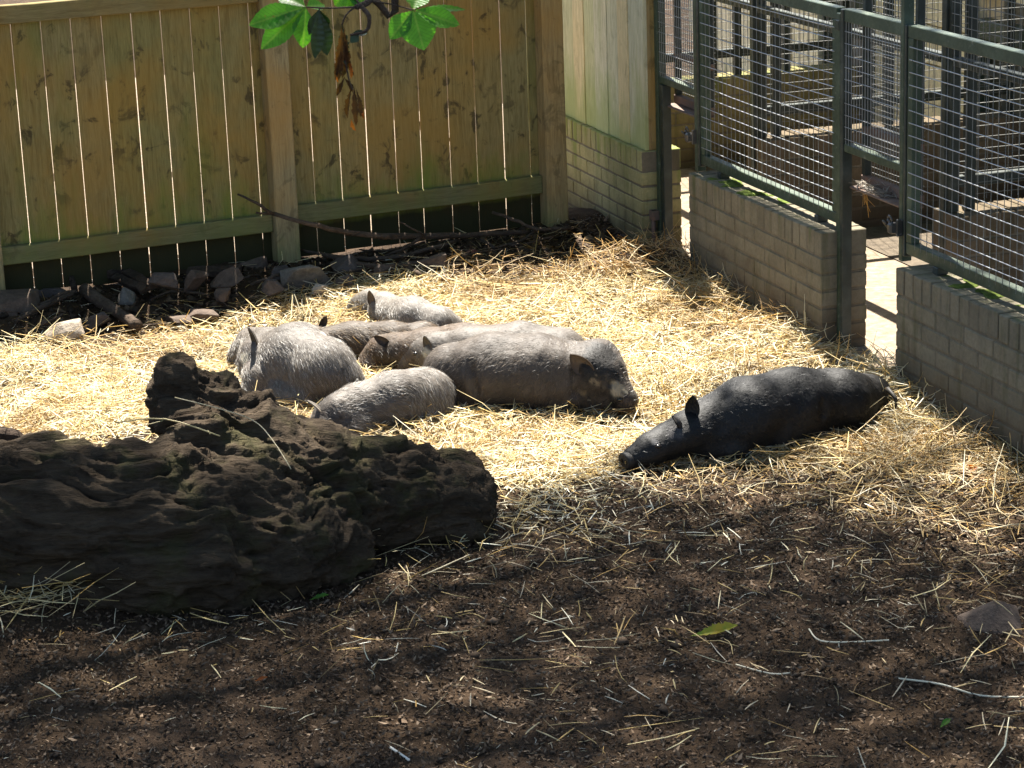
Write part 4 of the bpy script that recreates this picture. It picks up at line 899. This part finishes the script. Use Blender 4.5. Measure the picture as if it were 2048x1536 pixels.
# flakes of bark and rotted leaf
def flakes(n, dens, size, cols, name):
    x, y = sample(n, -2.9, 2.5, 5.2, 12.6, dens); n = len(x); z = gz(x, y)+RNG.uniform(.003, .014, n); a = RNG.uniform(0, 6.28, n); s = RNG.uniform(*size, n)
    ax = np.stack([np.cos(a), np.sin(a), RNG.normal(0, .35, n)], 1); by = np.stack([-np.sin(a), np.cos(a), RNG.normal(0, .35, n)], 1)*RNG.uniform(.2, .6, (n, 1)); c = np.stack([x, y, z], 1)
    s = s[:, None]; V_ = np.stack([c-ax*s*.5, c-by*s*.4+ax*s*.05, c+ax*s*.5+np.array([0, 0, .003]), c+by*s*.5, c+np.array([0, 0, -.006])], 1).reshape(-1, 3)
    o = np.arange(n)[:, None]*5; T = np.concatenate([o+np.array([0, 1, 2, 3]), ]); cc = np.repeat(cols[RNG.integers(0, len(cols), n)]*RNG.uniform(.6, 1.2, (n, 1)), 5, 0)
    T2 = np.concatenate([o+np.array([0, 4, 2, 1])]); return V_, np.concatenate([T, T2]), cc
fore = lambda x, y: .12+.88*(proj(np.stack([x, y, gz(x, y)], 1))[1] > 930)
DARK = np.array([(.052, .032, .018), (.088, .055, .031), (.12, .078, .046), (.034, .022, .013), (.2, .142, .094)])
joinobj('leaf_litter', [flakes(195000, fore, (.005, .02), DARK, ''), flakes(14000, fore, (.015, .035), DARK, '')], M_chip, 'dark flakes of bark and rotted leaf over the bare earth', 'litter')
def crumbs(n, dens, size, cols):
    x, y = sample(n, -2.9, 2.5, 5.2, 12.6, dens); n = len(x); s = size[0]*(size[1]/size[0])**(RNG.uniform(0, 1, n)**2.5); z = gz(x, y)+s*.25
    O = np.array([(1, 0, 0), (0, 1, 0), (-1, 0, 0), (0, -1, 0), (0, 0, .8), (0, 0, -.8)])+0.0; V_ = O[None]*(s[:, None]*RNG.uniform(.6, 1.3, (n, 6)))[..., None]; a = RNG.uniform(0, 6.28, n); ca, sa = np.cos(a)[:, None], np.sin(a)[:, None]
    V_ = np.stack([V_[..., 0]*ca-V_[..., 1]*sa, V_[..., 0]*sa+V_[..., 1]*ca, V_[..., 2]], -1)+np.stack([x, y, z], 1)[:, None]
    T = np.array([(0, 1, 4), (1, 2, 4), (2, 3, 4), (3, 0, 4), (1, 0, 5), (2, 1, 5), (3, 2, 5), (0, 3, 5)]); F_ = (T[None]+np.arange(n)[:, None, None]*6).reshape(-1, 3)
    return V_.reshape(-1, 3), F_, np.repeat(cols[RNG.integers(0, len(cols), n)]*RNG.uniform(.7, 1.2, (n, 1)), 6, 0)
soilish = lambda x, y: np.where(proj(np.stack([x, y, gz(x, y)], 1))[1] > 930, .9, np.where(proj(np.stack([x, y, gz(x, y)], 1))[1] < 690, .9, .02))
bank = lambda x, y: 1.0*((proj(np.stack([x, y, gz(x, y)], 1))[1] < np.where(proj(np.stack([x, y, gz(x, y)], 1))[0] < 480, 650, 560)))
joinobj('bank_litter', [flakes(26000, bank, (.02, .07), DARK[:4]*.8, ''), ][:1], M_chip, 'dark bark scraps and clods on the earth bank along the fence', 'litter')
joinobj('earth_clods', [crumbs(9000, bank, (.008, .04), DARK[:4]*.7)], M_chip, 'rough dark clods of earth heaped along the fence', 'soil')
joinobj('soil_crumbs', [crumbs(55000, soilish, (.002, .012), DARK[:4]), crumbs(2500, soilish, (.008, .025), DARK[:4])], M_chip, 'dark crumbs of earth over the pen floor', 'soil')
# single stalks that stand out
def stalk(label, P_, r, col, name='straw_stalk'):
    V_, F_ = tube(smoothpath(P_, [r]*len(P_), 4)[0], smoothpath(P_, [r]*len(P_), 4)[1], 5); b = P_[0]
    return tag(add(name, mesh(name, [v-b for v in V_], F_, M_straw, True, cols=np.tile(np.array(col), (len(V_), 1))), None, b), label, 'straw', 'single straw stalks')
GOLD = (.62, .48, .22); PL = (.72, .66, .5)
stalk('bent pale stalk on the bare earth at the right', [gh(1618, 1258, .012), gh(1640, 1281, .012), gh(1700, 1284, .01), gh(1778, 1280, .012)], .0025, PL)
stalk('long pale stalk on the earth at the lower right edge', [gh(1797, 1357, .012), gh(1880, 1368, .012), gh(1960, 1391, .01), gh(2048, 1394, .01)], .003, PL)
stalk('thin pale stalk on the earth below the yellowing leaf', [gh(1472, 1329, .01), gh(1540, 1347, .01), gh(1580, 1346, .01)], .0025, PL)
stalk('short bright stalk near the bottom edge', [gh(780, 1494, .01), gh(818, 1520, .012)], .004, (.8, .76, .66))
stalk('long bent golden stalk hanging over the front of the log', [AT(350, 795, 7.45), AT(430, 815, 7.38), AT(505, 840, 7.3), AT(545, 880, 7.15), AT(582, 938, 7.02)], .0016, (.6, .5, .3))
stalk('golden stalk lying across the top of the log', [AT(60, 890, 7.5), AT(240, 862, 7.55), AT(380, 832, 7.62), AT(420, 868, 7.5)], .0016, GOLD)
stalk('thin golden stalk on the log beside the stump', [AT(230, 845, 7.45), AT(330, 838, 7.42), AT(440, 872, 7.35)], .0025, GOLD)
def tuft(name, label, px, py, n, spread, dz, lens, seed):
    c = gh(px, py); P_ = np.array([[c.x+random.gauss(0, spread), c.y+random.gauss(0, spread*.6), c.z+dz+random.uniform(0, .04)] for _ in range(n)]); a = RNG.uniform(0, 6.28, n); pt = RNG.normal(.15, .25, n)
    D = np.stack([np.cos(a)*np.cos(pt), np.sin(a)*np.cos(pt), np.sin(pt)], 1); v, q, cc = strands(P_-np.array(c), D, RNG.uniform(*lens, n), RNG.uniform(.003, .005, n), RNG.normal(0, .02, (n, 3)), SC[RNG.integers(0, 4, n)]*RNG.uniform(.7, 1.1, (n, 1)))
    return tag(add(name, mesh(name, v, q, M_straw, cols=cc), None, c), label, 'straw', kind='stuff')
tuft('straw_tuft', 'tuft of straw at the lower left in front of the log', 40, 1210, 130, .12, .02, (.08, .25), 1)
tuft('straw_tuft', 'tuft of straw caught on top of the log at the left', 90, 905, 60, .09, .42, (.08, .22), 2)
tuft('straw_tuft', 'straw tangle at the right foot of the log', 800, 1090, 90, .16, .02, (.08, .2), 3)

# ================================================================== CHESTNUT TREE OVERHEAD
TB = Vector((-4.3, 8.6, 0)); tree = empty('chestnut_tree', TB, 'horse chestnut tree with leafy twigs hanging into the top of the view', 'tree')
tubeobj('trunk', tree, [TB+Vector((0, 0, -.1)), TB+Vector((.05, 0, .4)), TB+Vector((0, .1, 2.2)), TB+Vector((.15, .1, 4.2)), TB+Vector((.5, .3, 7.5)), TB+Vector((1.1, .8, 12))], [.42, .33, .29, .26, .2, .07], M_trunk, 14, .06, 1)
LIMBS = []
for k, (e, z0, r) in enumerate((((4.2, 5.0, 10), 5.8, .13), ((3.4, 6.6, 11), 6.6, .11), ((5.2, 3.6, 9.4), 5.4, .13), ((7.6, 6.6, 10.5), 6.2, .12), ((3.2, 1.2, 9.5), 6.2, .11), ((1.2, 4, 11), 7, .1), ((-1.0, 3, 10), 6.4, .1), ((3.9, -2.6, 4.3), 3.0, .09), ((8.6, 4.2, 10.2), 6.6, .1))):
    a = TB+Vector((.1, .1, z0)); b = TB+Vector(e); mid = a.lerp(b, .5)+Vector((0, 0, .5)); pts_ = [a, a.lerp(mid, .5)+Vector((0, 0, .1)), mid, b.lerp(mid, .4)+Vector((0, 0, .1)), b]
    tubeobj('limb', tree, pts_, [r*.6, r*.45, r*.3, r*.2, r*.08], M_trunk, 8, .06, k, 4, True, .02); LIMBS.append((a, mid, b))
# crown: leaves of five to seven leaflets, unseen, shaped to shade the ground outside the sun patch
gg = np.stack(np.meshgrid(np.arange(-6, 5.6, .054), np.arange(1, 11, .054), indexing='ij'), -1).reshape(-1, 2); gg = gg+RNG.uniform(-.032, .032, gg.shape); n = len(gg)
z = RNG.uniform(8.0, 12.5, n); gxp, gyp = gg[:, 0], gg[:, 1]; x = gxp+SUNV.x/SUNV.z*z; y = gyp+SUNV.y/SUNV.z*z
cx_, cy_ = proj(np.stack([gxp, np.maximum(gyp, 1.0), np.zeros(n)], 1)); cx_ = cx_+RNG.normal(0, 22, n); cy_ = cy_+RNG.normal(0, 12, n)
opening = inpoly(cx_, cy_, SUNPATCH) | ((gyp > 9.6) & ~((gxp < -3)))
half = inpoly(cx_, cy_, [(1380, 860), (1500, 770), (1720, 740), (1780, 700), (2300, 880), (2300, 1120), (1900, 1080), (1300, 1000), (1250, 960)])
clump = fbm(x*1.1, y*1.1, z*1.1, 3, 91)
keep = ~opening & (gyp > .5) & (clump > np.where(half, -.15, -1.5)) & (RNG.uniform(0, 1, n) < np.where(half, .5, .93))
x, y, z = x[keep], y[keep], z[keep]; n = len(x)
Vl = []; Ql = []; o = 0
yaw = RNG.uniform(0, 6.28, n); tlt = RNG.normal(0, .35, (n, 2))
for j, (ang, ln) in enumerate(zip((-1.9, -.95, 0, .95, 1.9), (.048, .075, .088, .075, .048))):
    a = yaw+ang; d = np.stack([np.cos(a), np.sin(a), tlt[:, 0]*np.cos(ang)-.25], 1); s = np.stack([-np.sin(a), np.cos(a), tlt[:, 1]], 1); c = np.stack([x, y, z], 1); L = ln*RNG.uniform(.8, 1.2, n)[:, None]
    V5 = np.stack([c, c+d*L*.6+s*L*.2, c+d*L, c+d*L*.6-s*L*.2], 1).reshape(-1, 3); Vl.append(V5); Ql.append(np.arange(n*4).reshape(-1, 4)+o); o += n*4
tag(add('shade_crown', mesh('shade_crown', np.concatenate(Vl)-np.array(TB), np.concatenate(Ql), M_leaf_c), tree, TB), kind='stuff')
# leaf shapes close to the view
def leaflet_mesh(name, L, wid, fold, droop, mat, seed=0, tatter=0.0):
    rnd = random.Random(seed); ns, nw = 25, 7; V_ = []; Q = []
    for i in range(ns):
        t = i/(ns-1); ww = wid*(math.sin(math.pi*t**1.55)**.8*.5+.004)*(1+.05*(i % 2)); ww *= (1-tatter*rnd.random())
        for j in range(nw):
            s = (j/(nw-1)-.5)*2; xx = L*t-abs(s)*ww*.35; V_.append((xx, s*ww, abs(s)*ww*fold-droop*L*t*t+0.0013*math.sin(t*55-abs(s)*3)*abs(s)**.5))
    for i in range(ns-1):
        for j in range(nw-1): a = i*nw+j; Q.append((a, a+1, a+nw+1, a+nw))
    return mesh(name, V_, Q, mat, True)
def orient(o, base, tip, normal):
    xax = (tip-base).normalized(); zax = Vector(normal); zax = (zax-xax*zax.dot(xax)).normalized(); yax = zax.cross(xax)
    o.rotation_euler = Matrix(((xax.x, yax.x, zax.x), (xax.y, yax.y, zax.y), (xax.z, yax.z, zax.z))).to_euler()
    o.location = base-wloc(o.parent) if o.parent else base
YL = 6.0
def leaf(name, hub, tips, mat, label=None, dy=0.0, seed=0):
    hb = AT(*hub, YL+dy); g = bpy.data.objects.new(name, None); COL.objects.link(g); g.parent = tree; g.location = hb-TB; g.empty_display_size = .05
    if label: g['label'] = label
    for k, (tx, ty, wpx, ddy, nrm) in enumerate(tips):
        tp = AT(tx, ty, YL+dy+ddy); L = (tp-hb).length; wd = wpx*1.12*YL/FPX
        o = add('leaflet', leaflet_mesh('leaflet', L, wd, .25, .06, mat, seed+k), g, hb); orient(o, hb, tp, nrm)
    return g
NRM = (.1, -.85, .55)
leaf('leaf', (612, 14), [(497, 48, 46, -.02, NRM), (521, 97, 44, -.03, (0, -.9, .4)), (606, 96, 42, -.02, (.2, -.9, .3)), (650, 8, 30, .04, (0, -.7, .7)), (555, -14, 40, .05, (0, -.6, .8))], M_leaf, 'bright green backlit chestnut leaf at the left of the twig', 0, 1)
leaf('leaf', (826, 20), [(779, 78, 40, -.02, (-.2, -.9, .3)), (848, 100, 64, -.03, (.05, -.95, .3)), (920, 48, 38, -.01, (.2, -.85, .5)), (932, 14, 20, .04, (0, -.5, .85)), (842, -22, 44, .05, (0, -.8, .6))], M_leaf, 'bright green backlit chestnut leaf at the right of the twig', .02, 5)
leaf('leaf', (690, -18), [(735, 8, 34, .02, NRM), (668, 12, 34, .03, NRM), (712, 14, 40, 0, NRM)], M_leaf, 'green chestnut leaf at the very top of the view', .05, 9)
leaf('leaf', (638, 18), [(632, 118, 26, -.02, (.5, -.8, .2)), (655, 112, 30, .0, (.2, -.95, .1)), (648, 60, 36, .02, (-.4, -.9, .1)), (616, 70, 18, .01, (-.4, -.9, .1))], M_leaf_d, 'dark shaded chestnut leaf hanging below the left one', -.03, 13)  # the shade on this leaf is put into its dark material
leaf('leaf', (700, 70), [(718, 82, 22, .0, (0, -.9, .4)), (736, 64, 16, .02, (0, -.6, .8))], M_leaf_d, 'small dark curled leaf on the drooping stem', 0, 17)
def dead(label, hub, tips, seed):
    hb = AT(*hub, YL); g = bpy.data.objects.new('withered_leaf', None); COL.objects.link(g); g.parent = tree; g.location = hb-TB; g['label'] = label
    for k, (bx, by, tx, ty, wpx, mt) in enumerate(tips):
        b = AT(bx, by, YL+.01*k-.02); t = AT(tx, ty, YL+.012*(k % 3)); o = add('leaflet', leaflet_mesh('leaflet', (t-b).length, wpx*YL/FPX, .9, .1, mt, seed+k, .45), g, hb); orient(o, b, t, (math.sin(k*2.1)*.8, -1, .2))
dead('dark withered chestnut leaf hanging from the stem', (684, 50), [(684, 50, 676, 165, 22, M_dead), (688, 52, 690, 160, 24, M_dead), (684, 54, 702, 155, 20, M_dead), (680, 90, 670, 162, 12, M_dead), (698, 118, 704, 158, 9, M_orange), (672, 140, 675, 165, 7, M_orange), (684, 48, 692, 130, 26, M_leaf_d)], 40)
dead('lower withered leaf with glowing orange tips', (698, 160), [(690, 152, 672, 194, 12, M_dead), (688, 155, 708, 185, 14, M_dead), (704, 172, 690, 238, 16, M_dead), (708, 172, 712, 252, 18, M_dead), (712, 176, 724, 234, 14, M_dead), (702, 238, 710, 262, 11, M_orange), (722, 215, 727, 236, 7, M_orange)], 60)
# twigs: from the limb overhead down into view
top = LIMBS[7][2]
tubeobj('twig', tree, [top, top.lerp(AT(760, -120, 6.05), .5)+Vector((0, 0, .15)), AT(790, -60, 6.05), AT(745, -2, 6.03), AT(712, 14, 6.0)], [.016, .013, .01, .009, .007], M_stick, 8, .1, 3)
tubeobj('twig', tree, [AT(722, 12, 6.0), AT(737, 30, 6.0), AT(738, 50, 6.0), AT(730, 63, 6.0), AT(700, 70, 6.0)], [.006, .006, .005, .004, .003], M_stick, 7, .1, 4)
tubeobj('leaf_stalk', tree, [AT(710, 14, 6.0), AT(660, 16, 6.0), AT(612, 14, 6.0)], [.003, .002, .002], M_stick, 6); tubeobj('leaf_stalk', tree, [AT(745, 2, 6.02), AT(790, 10, 6.02), AT(826, 20, 6.02)], [.003, .002, .002], M_stick, 6)
tubeobj('leaf_stalk', tree, [AT(710, 14, 6.0), AT(692, 30, 6.0), AT(684, 50, 6.0)], [.003, .002, .002], M_stick, 6); tubeobj('leaf_stalk', tree, [AT(690, 120, 6.0), AT(698, 160, 6.0), AT(706, 180, 6.0)], [.002, .002, .002], M_stick, 6)
tubeobj('leaf_stalk', tree, [AT(720, 10, 6.03), AT(705, -10, 6.05), AT(690, -18, 6.05)], [.003, .002, .002], M_stick, 6); tubeobj('leaf_stalk', tree, [AT(660, 16, 6.0), AT(648, 16, 5.98), AT(638, 18, 5.97)], [.003, .002, .002], M_stick, 6)

# ================================================================== FALLEN LEAVES
def fallen(label, px, py, Lpx, wpx, yaw, mat, seed, tilt=.25):
    p = gh(px, py, .012); sc = (p-Vector(CAM)).length/FPX; o = add('fallen_leaf', leaflet_mesh('fallen_leaf', Lpx*sc, wpx*sc*.8, .6, -.15, mat, seed, .3), None, p, yaw); o.rotation_euler = (tilt, -.08, yaw)
    return tag(o, label, 'leaf', 'fallen leaves on the earth')
fallen('yellow and green fallen leaf on the bare earth at the lower right', 1380, 1272, 96, 34, .05, M_yellow, 1, .5)
fallen('pale green leaf at the foot of the log', 618, 1200, 40, 20, .1, M_leaf, 2)
fallen('red-brown leaf in the straw at the right', 1922, 945, 34, 26, .3, M_orange, 3, .6)
fallen('tiny red-brown leaf on the earth in the middle', 1292, 1126, 22, 12, .2, M_orange, 4)
fallen('small pale leaf stuck on the log', 0, 0, 1, 1, 0, M_yellow, 5) if False else None
fallen('small green leaf near the bottom right', 1880, 1455, 34, 18, .8, M_leaf, 6)
fallen('tiny red-brown leaf near the bottom left', 510, 1362, 26, 14, .2, M_orange, 7)
